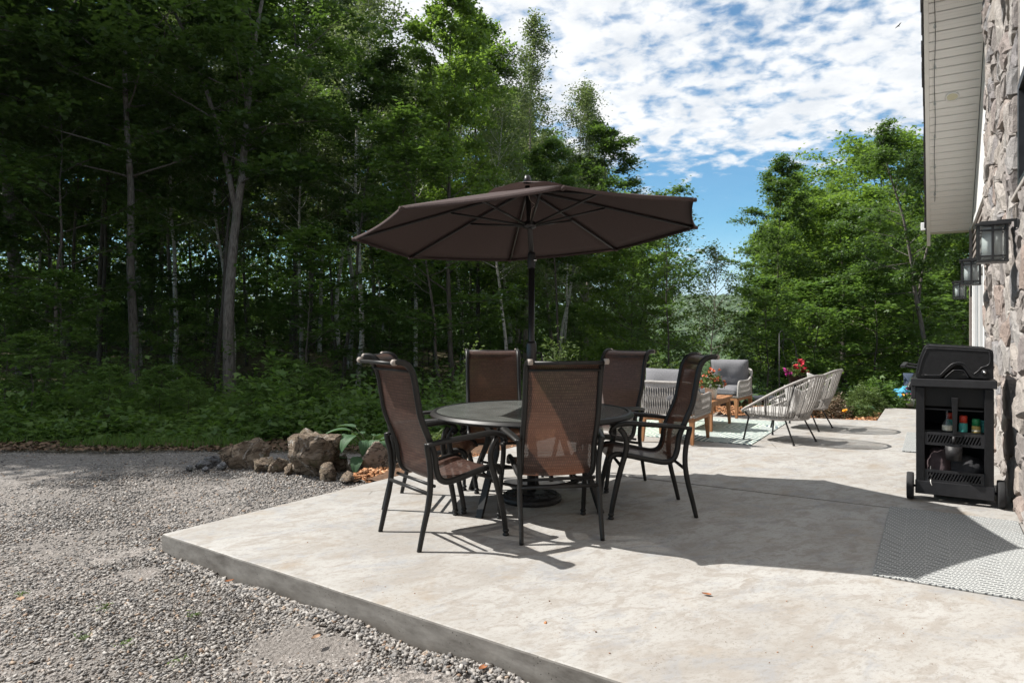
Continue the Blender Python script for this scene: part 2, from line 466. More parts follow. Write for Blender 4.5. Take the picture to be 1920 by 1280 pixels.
def m_boulder(name, a, b, c, lichen=0.5):
    t = NT(name); p = t.coord()
    n = t.noise(p, 4.2, 9, 0.75, 1.2); n2 = t.noise(t.map(p, (1, 1, 2.4)), 9, 7, 0.72, 0.6)
    col = t.ramp(n, [(0.3, a), (0.52, b), (0.72, c)])
    col = t.mix(t.math('MULTIPLY', t.step(n2, 0.50, 0.62), 0.85), col, (0.06, 0.042, 0.03, 1))
    col = t.mix(t.math('MULTIPLY', t.step(t.noise(t.map(p, (1, 1, 1), (0, 0, 0), (5, 2, 0)), 5, 6, 0.75, 1.2), 0.56, 0.61), lichen), col, (0.52, 0.49, 0.45, 1))
    col = t.mix(t.math('MULTIPLY', t.step(t.noise(t.map(p, (1, 1, 1), (0, 0, 0), (9, 1, 4)), 3.4, 5, 0.6), 0.58, 0.7), 0.6), col, (0.075, 0.085, 0.03, 1))
    ck = t.voro(t.mix(0.25, p, t.noise(p, 4, 4, 0.6, out='Color')), 4.5, 'DISTANCE_TO_EDGE')
    col = t.mix(t.math('MULTIPLY', t.step(ck, 0.035, 0.0), 0.8), col, (0.04, 0.03, 0.022, 1))
    return t.done(t.bsdf(col, 0.92, 0.2, 0, t.bump(t.math('ADD', n, n2), 1.0, 0.09)))

# woven sling: weft dashes over darker warp; lets a little sun through
def m_sling():
    t = NT('sling_mesh'); uv = t.n('ShaderNodeUVMap').outputs[0]
    br = t.n('ShaderNodeTexBrick'); t.l(uv, br.inputs['Vector'])
    br.offset = 0.5; br.inputs['Scale'].default_value = 1.0
    br.inputs['Brick Width'].default_value = 0.0125; br.inputs['Row Height'].default_value = 0.019
    br.inputs['Mortar Size'].default_value = 0.0034; br.inputs['Mortar Smooth'].default_value = 0.3
    br.inputs['Color1'].default_value = (0.040, 0.020, 0.017, 1); br.inputs['Color2'].default_value = (0.135, 0.068, 0.052, 1)
    br.inputs['Mortar'].default_value = (0.014, 0.009, 0.008, 1)
    wave = t.noise(t.map(uv, (130, 8, 1)), 1.0, 2); wave2 = t.noise(t.map(uv, (8, 160, 1)), 1.0, 2)
    col = t.mix(t.math('MULTIPLY', wave, 0.55), br.outputs['Color'], (0.055, 0.028, 0.022, 1))
    col = t.mix(t.math('MULTIPLY', t.step(wave2, 0.5, 0.7), 0.35), col, (0.23, 0.14, 0.105, 1))
    d = t.bsdf(col, 0.45, 0.5, 0, t.bump(br.outputs['Fac'], -0.5, 0.002))
    tr = t.n('ShaderNodeBsdfTranslucent'); t.put(tr.inputs[0], (0.21, 0.092, 0.054, 1))
    mx = t.n('ShaderNodeMixShader'); mx.inputs[0].default_value = 0.24; t.l(d, mx.inputs[1]); t.l(tr.outputs[0], mx.inputs[2])
    tp = t.n('ShaderNodeBsdfTransparent')
    m2 = t.n('ShaderNodeMixShader'); t.put(m2.inputs[0], t.math('ADD', t.math('MULTIPLY', br.outputs['Fac'], 0.10), 0.006)); t.l(mx.outputs[0], m2.inputs[1]); t.l(tp.outputs[0], m2.inputs[2])
    return t.done(m2.outputs[0])

def m_fabric(name, col, rough=0.9, scale=220, trans=0.0, tcol=None):
    t = NT(name); vec = t.coord()
    w = t.noise(t.map(vec, (scale, scale * 0.25, scale * 0.25)), 1.0, 3); w2 = t.noise(t.map(vec, (scale * 0.25, scale, scale)), 1.0, 3)
    f = t.math('MULTIPLY', t.math('ADD', w, w2), 0.5)
    c = t.ramp(f, [(0.35, tuple(x * 0.72 for x in col)), (0.65, tuple(x * 1.25 for x in col))])
    c = t.mix(0.25, c, t.mix(t.noise(vec, 3.0, 4), c, (*[x * 0.8 for x in col], 1)))
    d = t.bsdf(c, rough, 0.15, 0, t.bump(f, 0.25, 0.002))
    if trans:
        tr = t.n('ShaderNodeBsdfTranslucent'); t.put(tr.inputs[0], (*tcol, 1))
        mx = t.n('ShaderNodeMixShader'); mx.inputs[0].default_value = trans; t.l(d, mx.inputs[1]); t.l(tr.outputs[0], mx.inputs[2]); d = mx.outputs[0]
    return t.done(d)

def m_wood(name, a, b):
    t = NT(name); vec = t.coord()
    g = t.noise(t.map(vec, (26, 26, 3)), 1.2, 5, 0.6, 0.8)
    col = t.ramp(g, [(0.3, a), (0.7, b)])
    return t.done(t.bsdf(col, 0.55, 0.35, 0, t.bump(g, 0.2, 0.002)))

def m_rug_chevron():
    t = NT('rug_chevron'); vec = t.coord(); s = t.n('ShaderNodeSeparateXYZ'); t.l(vec, s.inputs[0])
    x, y = s.outputs['X'], s.outputs['Y']
    bd = t.math('DIVIDE', x, 0.118); bi = t.math('FLOOR', bd); par = t.math('MODULO', t.math('ABSOLUTE', bi), 2.0)
    sg = t.math('SUBTRACT', t.math('MULTIPLY', par, 2.0), 1.0)
    fx = t.math('SUBTRACT', x, t.math('MULTIPLY', bi, 0.118))
    yy = t.math('ADD', y, t.math('MULTIPLY', t.math('MULTIPLY', fx, sg), 1.0))
    row = t.math('DIVIDE', yy, 0.029); rf = t.math('FRACT', row); ri = t.math('FLOOR', row)
    dash = t.math('FRACT', t.math('ADD', t.math('DIVIDE', fx, 0.034), t.math('MULTIPLY', ri, 0.37)))
    m = t.math('MULTIPLY', t.math('LESS_THAN', rf, 0.44), t.math('LESS_THAN', dash, 0.82))
    edge = t.math('LESS_THAN', t.math('ABSOLUTE', t.math('SUBTRACT', t.math('FRACT', bd), 0.5)), 0.492)
    m = t.math('MULTIPLY', m, edge)
    lt = t.ramp(t.noise(vec, 160, 3), [(0.3, (0.32, 0.33, 0.325)), (0.7, (0.44, 0.45, 0.44))])
    dk = t.ramp(t.noise(vec, 8, 4), [(0.3, (0.075, 0.08, 0.085)), (0.7, (0.14, 0.145, 0.15))])
    col = t.mix(m, lt, dk)
    col = t.mix(t.math('MULTIPLY', t.step(t.noise(vec, 2.2, 4), 0.5, 0.7), 0.3), col, (0.24, 0.235, 0.225, 1))
    return t.done(t.bsdf(col, 0.95, 0.1, 0, t.bump(t.math('SUBTRACT', 1.0, m), 0.6, 0.004)))

def m_rug_palm():
    t = NT('rug_palm'); vec = t.coord()
    vo = t.n('ShaderNodeTexVoronoi', feature='F1'); t.l(vec, vo.inputs['Vector']); vo.inputs['Scale'].default_value = 2.1
    sub = t.n('ShaderNodeVectorMath', operation='SUBTRACT'); t.l(t.map(vec, (3, 3, 3)), sub.inputs[0]); 
    sc3 = t.map(vo.outputs['Position'], (3, 3, 3))
    sub2 = t.n('ShaderNodeVectorMath', operation='SUBTRACT'); t.l(vec, sub2.inputs[0]); t.l(vo.outputs['Position'], sub2.inputs[1])
    scol = t.n('ShaderNodeSeparateColor'); t.l(vo.outputs['Color'], scol.inputs[0])
    rot = t.n('ShaderNodeVectorRotate', rotation_type='Z_AXIS'); t.l(sub2.outputs[0], rot.inputs['Vector']); t.l(t.math('MULTIPLY', scol.outputs[0], 6.28), rot.inputs['Angle'])
    s = t.n('ShaderNodeSeparateXYZ'); t.l(rot.outputs[0], s.inputs[0])
    ax = t.math('ABSOLUTE', s.outputs['X'])
    st = t.math('FRACT', t.math('DIVIDE', t.math('ADD', t.math('MULTIPLY', ax, 1.3), s.outputs['Y']), 0.10))
    m = t.math('LESS_THAN', st, 0.55)
    m = t.math('MULTIPLY', m, t.math('GREATER_THAN', ax, 0.006))
    g = t.ramp(scol.outputs[1], [(0, (0.20, 0.28, 0.20)), (0.5, (0.12, 0.20, 0.18)), (1, (0.09, 0.13, 0.16))])
    lt = t.ramp(t.noise(vec, 120, 3), [(0.3, (0.47, 0.50, 0.45)), (0.7, (0.62, 0.64, 0.59))])
    col = t.mix(t.math('MULTIPLY', m, 0.9), lt, g)
    return t.done(t.bsdf(col, 0.95, 0.1, 0, t.bump(t.noise(vec, 200, 2), 0.3, 0.002)))

def m_soffit():
    t = NT('soffit_vinyl'); vec = t.coord(); p = vec
    h = t.math('LESS_THAN', t.voro(t.map(p, (1, 1.0, 1)), 46, 'F1', rnd=0.0), 0.24)
    col = t.mix(h, (0.80, 0.775, 0.74, 1), (0.58, 0.56, 0.54, 1))
    return t.done(t.bsdf(col, 0.5, 0.4))

def m_glass(name, tint=(0.02, 0.025, 0.03), see=0.3):
    t = NT(name)
    g = t.n('ShaderNodeBsdfGlossy'); g.inputs['Roughness'].default_value = 0.03; g.inputs['Color'].default_value = (0.9, 0.95, 1, 1)
    tr = t.n('ShaderNodeBsdfTransparent'); tr.inputs[0].default_value = (0.85, 0.88, 0.88, 1)
    d = t.bsdf((*tint, 1), 0.3)
    a = t.n('ShaderNodeMixShader'); a.inputs[0].default_value = see; t.l(d, a.inputs[1]); t.l(tr.outputs[0], a.inputs[2])
    lw = t.n('ShaderNodeLayerWeight'); lw.inputs[0].default_value = 0.5
    fr = t.math('ADD', t.math('MULTIPLY', t.math('POWER', lw.outputs['Facing'], 4.0), 0.6), 0.04)
    b = t.n('ShaderNodeMixShader'); t.l(fr, b.inputs[0]); t.l(a.outputs[0], b.inputs[1]); t.l(g.outputs[0], b.inputs[2])
    return t.done(b.outputs[0])

def m_tableglass():
    t = NT('pebbled_glass'); vec = t.coord()
    nm = t.bump(t.voro(vec, 90), 0.25, 0.003)
    col = t.ramp(t.noise(vec, 6, 5), [(0.3, (0.11, 0.117, 0.11)), (0.7, (0.165, 0.172, 0.163))])
    d = t.bsdf(col, 0.2, 0.6, 0, nm)
    tr = t.n('ShaderNodeBsdfTransparent'); tr.inputs[0].default_value = (0.7, 0.75, 0.72, 1)
    a = t.n('ShaderNodeMixShader'); a.inputs[0].default_value = 0.16; t.l(d, a.inputs[1]); t.l(tr.outputs[0], a.inputs[2])
    return t.done(a.outputs[0])

def m_mulch():
    t = NT('bark_mulch'); r = t.island()
    col = t.ramp(r, [(0, (0.10, 0.045, 0.02)), (0.4, (0.26, 0.115, 0.05)), (0.75, (0.40, 0.20, 0.10)), (1, (0.52, 0.33, 0.20))])
    return t.done(t.bsdf(col, 0.9, 0.2))

def m_hosta():
    t = NT('hosta_leaf'); uv = t.n('ShaderNodeUVMap').outputs[0]; s = t.n('ShaderNodeSeparateXYZ'); t.l(uv, s.inputs[0])
    ax = t.math('ABSOLUTE', t.math('SUBTRACT', s.outputs[0], 0.5))
    vein = t.math('ABSOLUTE', t.math('SUBTRACT', t.math('FRACT', t.math('MULTIPLY', ax, 13)), 0.5))
    col = t.mix(t.step(vein, 0.30, 0.48), (0.040, 0.095, 0.040, 1), (0.10, 0.17, 0.085, 1))
    d = t.bsdf(col, 0.55, 0.3, 0, t.bump(vein, 0.6, 0.006))
    tr = t.n('ShaderNodeBsdfTranslucent'); t.put(tr.inputs[0], (0.12, 0.22, 0.05, 1))
    mx = t.n('ShaderNodeMixShader'); mx.inputs[0].default_value = 0.25; t.l(d, mx.inputs[1]); t.l(tr.outputs[0], mx.inputs[2])
    return t.done(mx.outputs[0])

M = {}
M['concrete'] = m_concrete(); M['ground'] = m_ground(); M['gravel'] = m_gravel(); M['fieldstone'] = m_fieldstone()
M['mortar'] = simple('mortar', (0.34, 0.31, 0.285), 0.95, 0.2, nscale=9, namt=0.2, bscale=60, bstr=0.6, bdist=0.006)
M['boulder_brown'] = m_boulder('boulder_brown', (0.10, 0.072, 0.054), (0.30, 0.235, 0.175), (0.50, 0.44, 0.37), 0.9)
M['boulder_pale'] = m_boulder('boulder_pale', (0.25, 0.19, 0.15), (0.40, 0.32, 0.26), (0.50, 0.43, 0.36), 0.3)
M['boulder_grey'] = m_boulder('boulder_grey', (0.16, 0.17, 0.19), (0.28, 0.285, 0.30), (0.42, 0.42, 0.43), 0.3)
M['sling'] = m_sling()
M['frame'] = simple('bronze_frame', (0.010, 0.0095, 0.009), 0.45, 0.35, 0.0, nscale=14, namt=0.4, bscale=160, bstr=0.25, bdist=0.001)
M['frame_pale'] = simple('worn_cap', (0.30, 0.26, 0.23), 0.6)
M['tableglass'] = m_tableglass()
M['canopy'] = m_fabric('canopy_cloth', (0.088, 0.066, 0.064), 0.85, 260, 0.20, (0.10, 0.068, 0.062))
M['pole'] = simple('black_pole', (0.014, 0.013, 0.014), 0.35, 0.5)
M['chrome'] = simple('chrome', (0.6, 0.6, 0.6), 0.25, 0.5, 1.0)
M['resin'] = simple('resin_base', (0.018, 0.017, 0.018), 0.5, 0.35, nscale=30, namt=0.5, bscale=60, bstr=0.5, bdist=0.004)
M['cushion'] = m_fabric('grey_cushion', (0.165, 0.165, 0.175), 0.95, 240)
M['cushion_light'] = m_fabric('pale_cushion', (0.38, 0.37, 0.355), 0.95, 240)
M['rope'] = simple('grey_rope', (0.33, 0.312, 0.295), 0.9, 0.2, nscale=60, namt=0.25, bscale=220, bstr=0.6, bdist=0.002)
M['rope_dark'] = simple('brown_inner', (0.13, 0.105, 0.09), 0.9, 0.2, nscale=30, namt=0.25)
M['teak'] = m_wood('teak', (0.20, 0.085, 0.035), (0.40, 0.20, 0.09))
M['black'] = simple('black_powder', (0.012, 0.012, 0.013), 0.45, 0.5, bscale=200, bstr=0.2, bdist=0.001)
M['grill'] = simple('grill_enamel', (0.010, 0.010, 0.011), 0.45, 0.25, nscale=40, namt=0.35, bscale=300, bstr=0.35, bdist=0.001)
M['grill_dark'] = simple('grill_inside', (0.008, 0.008, 0.008), 0.6, 0.3)
M['grill_grey'] = simple('grill_steel', (0.020, 0.020, 0.022), 0.42, 0.3, nscale=20, namt=0.3, bscale=200, bstr=0.3, bdist=0.001)
M['tyre'] = simple('tyre', (0.022, 0.022, 0.023), 0.8, 0.3, bscale=90, bstr=0.5)
M['white'] = simple('white_paint', (0.70, 0.70, 0.69), 0.5, 0.4, nscale=4, namt=0.04)
M['offwhite'] = simple('cream_trim', (0.76, 0.74, 0.70), 0.5, 0.4, nscale=4, namt=0.05)
M['siding'] = simple('taupe_siding', (0.23, 0.20, 0.185), 0.6, 0.35, nscale=3, namt=0.08, bscale=40, bstr=0.15)
M['shingle'] = simple('shingle', (0.05, 0.048, 0.05), 0.9, 0.2, nscale=60, namt=0.5, bscale=120, bstr=0.7)
M['soffit'] = m_soffit()
M['pane'] = m_glass('window_glass', (0.03, 0.035, 0.04), 0.15)
M['clear'] = m_glass('clear_glass', (0.5, 0.5, 0.5), 0.92)
M['frosted'] = simple('frosted_shade', (0.85, 0.85, 0.83), 0.5, 0.4)
M['rug'] = m_rug_chevron(); M['rug_palm'] = m_rug_palm()
M['mulch'] = m_mulch(); M['hosta'] = m_hosta()
M['red'] = simple('red_plastic', (0.45, 0.04, 0.02), 0.4); M['green'] = simple('green_plastic', (0.02, 0.20, 0.07), 0.4)
M['teal'] = simple('teal_metal', (0.05, 0.30, 0.27), 0.4); M['label_pale'] = simple('pale_label', (0.60, 0.58, 0.48), 0.6, nscale=30, namt=0.4)
M['label_gold'] = simple('gold_label', (0.50, 0.36, 0.10), 0.5, nscale=25, namt=0.5)
M['cover_cloth'] = m_fabric('cover_cloth', (0.05, 0.05, 0.054), 0.7, 160); M['cover_plum'] = m_fabric('cover_plum', (0.075, 0.055, 0.058), 0.7, 160)
M['dead_leaf'] = simple('dead_leaf', (0.26, 0.10, 0.04), 0.8, nscale=30, namt=0.5)
M['tan_leaf'] = simple('tan_leaf', (0.30, 0.19, 0.12), 0.8, nscale=30, namt=0.4)
M['pot_white'] = simple('pot_white', (0.62, 0.60, 0.57), 0.6, nscale=20, namt=0.1); M['soil'] = simple('soil', (0.03, 0.02, 0.015), 0.95)
M['petal_orange'] = simple('petal_orange', (0.62, 0.15, 0.07), 0.7, nscale=8, namt=0.5); M['petal_red'] = simple('petal_red', (0.62, 0.03, 0.06), 0.7, nscale=8, namt=0.4)
M['petal_pink'] = simple('petal_pink', (0.55, 0.04, 0.30), 0.7); M['petal_yellow'] = simple('petal_yellow', (0.75, 0.36, 0.02), 0.7)
M['petal_cream'] = simple('petal_cream', (0.60, 0.58, 0.40), 0.8)
M['blue_cloth'] = m_fabric('blue_cloth', (0.08, 0.33, 0.52), 0.7, 160); M['navy'] = m_fabric('navy_cloth', (0.05, 0.065, 0.10), 0.8, 160)
M['pipe'] = simple('dark_pipe', (0.035, 0.04, 0.05), 0.5)
M['bird'] = simple('bird_dark', (0.02, 0.018, 0.016), 0.8)

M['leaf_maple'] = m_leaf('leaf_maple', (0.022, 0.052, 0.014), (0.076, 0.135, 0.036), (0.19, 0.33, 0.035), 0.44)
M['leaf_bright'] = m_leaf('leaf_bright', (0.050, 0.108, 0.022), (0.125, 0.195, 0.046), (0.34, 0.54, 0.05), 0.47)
M['leaf_poplar'] = m_leaf('leaf_poplar', (0.065, 0.100, 0.036), (0.150, 0.195, 0.085), (0.28, 0.38, 0.09), 0.38)
M['leaf_under'] = m_leaf('leaf_under', (0.036, 0.086, 0.020), (0.120, 0.195, 0.046), (0.24, 0.42, 0.05), 0.42)
M['leaf_shrub'] = m_leaf('leaf_shrub', (0.045, 0.080, 0.020), (0.13, 0.19, 0.05), (0.15, 0.22, 0.04), 0.3)
M['leaf_heather'] = m_leaf('leaf_heather', (0.10, 0.085, 0.045), (0.24, 0.17, 0.12), (0.15, 0.12, 0.06), 0.2)
M['bark'] = m_bark('bark_grey', (0.055, 0.048, 0.042), (0.25, 0.225, 0.205))
M['bark_dark'] = m_bark('bark_dark', (0.03, 0.026, 0.022), (0.13, 0.115, 0.10))
M['bark_white'] = m_bark('bark_white', (0.36, 0.34, 0.31), (0.62, 0.60, 0.56), 1.0, True)
M['bark_pale'] = m_bark('bark_pale', (0.13, 0.11, 0.09), (0.33, 0.29, 0.25))
M['stem'] = simple('stem', (0.07, 0.09, 0.03), 0.8)
M['canopy_far'] = m_leaf('leaf_far', (0.022, 0.050, 0.014), (0.060, 0.105, 0.030), (0.08, 0.12, 0.03), 0.1)

# ================================================================== GROUND
def patio_left(u):                       # v of the patio's left edge at u
    return -4.21 + (u - 2.54) * 0.050
def near_u(v): return 2.54 + (v + 4.21) * (2.28 - 2.54) / 4.74
def in_patio(x, y, m=0.0):
    u = SN * x + CS * y; v = CS * x - SN * y
    return near_u(v) - m < u < 13.3 + m and patio_left(u) - m < v < 0.6 + m
def far_u(v): return 10.52 + (v + 3.81) * (11.2 - 10.52) / 3.1
n = 230
ax = np.sinh(np.linspace(-6.6, 6.6, n)) / math.sinh(6.6) * 1800.0
ay = ax.copy() + 350.0 * np.abs(np.linspace(-1, 1, n)) ** 8 * 1.0 + 6.0
verts = []
for j in range(n):
    for i in range(n):
        x, y = float(ax[i]), float(ay[j])
        z = ground_z(x, y)
        d = math.hypot(x, y)
        if d < 60:
            if not in_patio(x, y, 0.3): z += 0.035 * mnoise.noise((x * 0.9, y * 0.9, 0)) - 0.01
            z += 0.16 * mnoise.noise((x * 0.5, y * 0.5, 3)) * sstep(8.6, 10.0, y)
        elif d > 250: z += 5 * mnoise.noise((x * 0.012, y * 0.012, 1))
        if in_patio(x, y, 0.0): z = -0.17
        verts.append((x, y, z))
tris = []
for j in range(n - 1):
    for i in range(n - 1):
        a = j * n + i
        tris += [(a, a + 1, a + n + 1), (a, a + n + 1, a + n)]
tag(link_mesh('ground', np_mesh('ground', verts, tris, M['ground'], True)), kind='structure')

# ------------------------------------------------------------------ gravel: loose crushed stone lying on the grit
def scatter_rocks(name, pts, sizes, m, seed, flat=0.5):
    rg = np.random.default_rng(seed); N = len(pts)
    base = np.array([(x, y, z) for z in (-1, 1) for y in (-1, 1) for x in (-1, 1)], np.float32) * 0.5
    bt = np.array([(0, 2, 3), (0, 3, 1), (4, 5, 7), (4, 7, 6), (0, 1, 5), (0, 5, 4), (2, 6, 7), (2, 7, 3), (0, 4, 6), (0, 6, 2), (1, 3, 7), (1, 7, 5)], np.int32)
    V = base[None] * (1 + rg.uniform(-0.55, 0.45, (N, 8, 3)).astype(np.float32))
    V *= np.stack([rg.uniform(0.75, 1.35, N), rg.uniform(0.65, 1.0, N), rg.uniform(flat * 0.6, flat * 1.2, N)], 1)[:, None, :]
    V *= np.asarray(sizes)[:, None, None]
    a = rg.uniform(0, 2 * np.pi, N); b = rg.normal(0, 0.38, N); c = rg.normal(0, 0.38, N)
    def rx(t): z = np.zeros(N); o = np.ones(N); return np.stack([np.stack([o, z, z], 1), np.stack([z, np.cos(t), -np.sin(t)], 1), np.stack([z, np.sin(t), np.cos(t)], 1)], 1)
    def ry(t): z = np.zeros(N); o = np.ones(N); return np.stack([np.stack([np.cos(t), z, np.sin(t)], 1), np.stack([z, o, z], 1), np.stack([-np.sin(t), z, np.cos(t)], 1)], 1)
    def rz(t): z = np.zeros(N); o = np.ones(N); return np.stack([np.stack([np.cos(t), -np.sin(t), z], 1), np.stack([np.sin(t), np.cos(t), z], 1), np.stack([z, z, o], 1)], 1)
    Rm = rz(a) @ rx(b) @ ry(c)
    V = np.einsum('nij,nkj->nki', Rm, V) + np.asarray(pts, np.float32)[:, None, :]
    T = bt[None] + (np.arange(N, dtype=np.int32) * 8)[:, None, None]
    return np_mesh(name, V.reshape(-1, 3), T.reshape(-1, 3), m)
def gravel_pts():
    rnd = random.Random(4); P = []; S = []
    def zone(n, y0, y1, smin, smax, wide, power):
        k = 0
        while k < n:
            y = y0 + (y1 - y0) * rnd.random() ** power
            x = rnd.uniform(-wide * y - 0.5, 2.2)
            if in_patio(x, y, 0.012): continue
            if x > -0.2 and y > 5: continue
            if y > 6.45 + 0.42 * (x + 4.85): continue
            q = mnoise.fractal((x * 0.75, y * 1.1, 5.0), 0.6, 2.0, 4)
            u = SN * x + CS * y; v = CS * x - SN * y
            near = max(0, 1 - abs(near_u(v) - u) / 0.35) if v > -4.3 else max(0, 1 - abs(patio_left(u) - v) / 0.4)
            dens = 0.68 + 0.62 * q + 0.35 * near
            if rnd.random() > dens: continue
            s = smin + (smax - smin) * rnd.random() ** 2.2
            z = ground_z(x, y) + 0.035 * mnoise.noise((x * 0.9, y * 0.9, 0)) - 0.01 + s * 0.18 + 0.012 * max(0, q) * rnd.random()
            P.append((x, y, z)); S.append(s); k += 1
    zone(44000, 2.0, 5.2, 0.005, 0.0195, 0.90, 1.2)
    zone(34000, 2.0, 4.6, 0.004, 0.011, 0.90, 1.2)
    zone(28000, 5.0, 7.9, 0.006, 0.020, 0.90, 1.0)
    for k in range(9000):                         # thinner scatter over the worn drive
        y = rnd.uniform(6.2, 8.4); x = rnd.uniform(-1.0 * y, -1.9)
        if y < 6.3 + 0.42 * (x + 4.85) or in_patio(x, y, 0.3): continue
        s = 0.006 + 0.012 * rnd.random() ** 2.5
        P.append((x, y, ground_z(x, y) + 0.035 * mnoise.noise((x * 0.9, y * 0.9, 0)) - 0.01 + s * 0.15)); S.append(s)
    for k in range(5200):                         # stones banked unevenly against the slab
        v = rnd.uniform(-4.3, -0.6); h = max(0.0, 0.5 + 0.9 * mnoise.noise((v * 2.2, 3.0, 0)))
        d = abs(rnd.gauss(0, 0.05)); p = H(v, near_u(v) - 0.012 - d); s = 0.007 + 0.017 * rnd.random() ** 2
        P.append((p.x, p.y, -0.150 + 0.050 * h * max(0.0, 1 - d / 0.10) + s * 0.2)); S.append(s)
    return P, S
P, S = gravel_pts()
tag(link_mesh('gravel', scatter_rocks('gravel', P, S, M['gravel'], 2)), kind='stuff')

# ================================================================== PATIO: four poured slabs with open control joints
patio = bpy.data.objects.new('patio', None); C.objects.link(patio); patio.rotation_euler = (0, 0, RZ); tag(patio, kind='structure')
def slab(poly, sub=0.12):
    bm = bmesh.new()
    top = [bm.verts.new((v, u, 0.0)) for v, u in poly]; bot = [bm.verts.new((v, u, -0.4)) for v, u in poly]
    bm.faces.new(top); k = len(poly)
    for i in range(k): bm.faces.new((top[(i + 1) % k], top[i], bot[i], bot[(i + 1) % k]))
    bmesh.ops.recalc_face_normals(bm, faces=bm.faces)
    e = [x for x in bm.edges if all(abs(q.co.z) < 1e-6 for q in x.verts)]
    bmesh.ops.bevel(bm, geom=e, offset=0.010, segments=2, affect='EDGES', profile=0.5)
    me = bpy.data.meshes.new('slab'); bm.to_mesh(me); bm.free(); me.materials.append(M['concrete'])
    link_mesh('slab', me, patio)
J1, J2 = 5.74, 8.47
edge = [(v, near_u(v) + 0.006 * mnoise.fractal((v * 3.0, 1.0, 0), 0.9, 2.2, 4)) for v in [-4.21 + 4.737 * i / 60 for i in range(1, 60)]]
slab([(-4.21, 2.54)] + edge + [(0.527, 2.28), (0.527, J1 - .011), (patio_left(J1), J1 - .011)])
slab([(patio_left(J1), J1 + .011), (0.527, J1 + .011), (0.527, J2 - .009), (patio_left(J2), J2 - .009)])
slab([(patio_left(J2), J2 + .009), (0.527, J2 + .009), (0.527, 11.2), (-0.71, 11.2), (-3.81, 10.52)])
slab([(-0.71, 11.22), (0.527, 11.22), (0.527, 13.15), (-0.70, 13.15)])

# ================================================================== HOUSE  (local x = v, y = u)
house = thing('house', 'stone and taupe siding house gable with white soffit beside the patio', 'house', (0, 0, 0), RZ)
EU, EZ, SL = 13.89, 3.03, 0.59
RIDGE = 4.0
def rake(u): return EZ + SL * (EU - u) if u > RIDGE else EZ + SL * (EU - RIDGE) - SL * (RIDGE - u)
mb = MB()
mb.prism([(-5.8, -0.3), (13.86, -0.3), (13.86, EZ), (RIDGE, rake(RIDGE)), (-5.8, rake(-5.8))], 0.575, 6.0, lambda p, d: (d, p[0], p[1]))
mb.build('wall', M['siding'], house)
# stone face: rubble stones set in mortar
STONE_U0, STONE_U1, WIN_U = 5.2, 9.76, 6.36
CAPZ = 2.26
mb = MB(); mb.prism([(-2.0, -0.3), (STONE_U1 - 0.02, -0.3), (STONE_U1 - 0.02, rake(STONE_U1) + 0.02), (WIN_U, rake(WIN_U)), (WIN_U, CAPZ), (-2.0, CAPZ)], 0.535, 0.574, lambda p, d: (d, p[0], p[1]))
backing = mb.build('stone_facing', M['mortar'], house)
def clip(poly, a, b, c):                 # keep a*x+b*y <= c
    out = []; k = len(poly)
    for i in range(k):
        p, q = poly[i], poly[(i + 1) % k]; dp, dq = a * p[0] + b * p[1] - c, a * q[0] + b * q[1] - c
        if dp <= 0: out.append(p)
        if (dp < 0) != (dq < 0) and dp != dq:
            t = dp / (dp - dq); out.append((p[0] + t * (q[0] - p[0]), p[1] + t * (q[1] - p[1])))
    return out
def rubble(u0, u1, z0, ztop, cw, ch, rnd):
    pts = []; z = z0 - ch; r = 0
    while z < 6.0:
        u = u0 - cw + (r % 2) * cw * 0.5
        while u < u1 + cw:
            pts.append((u + rnd.uniform(-.46, .46) * cw, z + rnd.uniform(-.46, .46) * ch)); u += cw * rnd.uniform(0.7, 1.35)
        z += ch * rnd.uniform(0.85, 1.15); r += 1
    cells = []
    for i, p in enumerate(pts):
        zt = ztop(p[0])
        poly = [(u0, z0), (u1, z0), (u1, zt), (u0, zt)]
        for j, q in enumerate(pts):
            if i == j or abs(q[0] - p[0]) > 1.3 or abs(q[1] - p[1]) > 0.9: continue
            sx = 0.42                                    # stones lie longer than tall
            a, b = (q[0] - p[0]) * sx, (q[1] - p[1]); c = a * (p[0] + q[0]) / 2 + b * (p[1] + q[1]) / 2
            poly = clip(poly, a, b, c)
            if len(poly) < 3: break
        if len(poly) >= 3:
            ar = abs(sum(poly[k][0] * poly[(k + 1) % len(poly)][1] - poly[(k + 1) % len(poly)][0] * poly[k][1] for k in range(len(poly)))) / 2
            if ar > 0.006: cells.append(poly)
    return cells
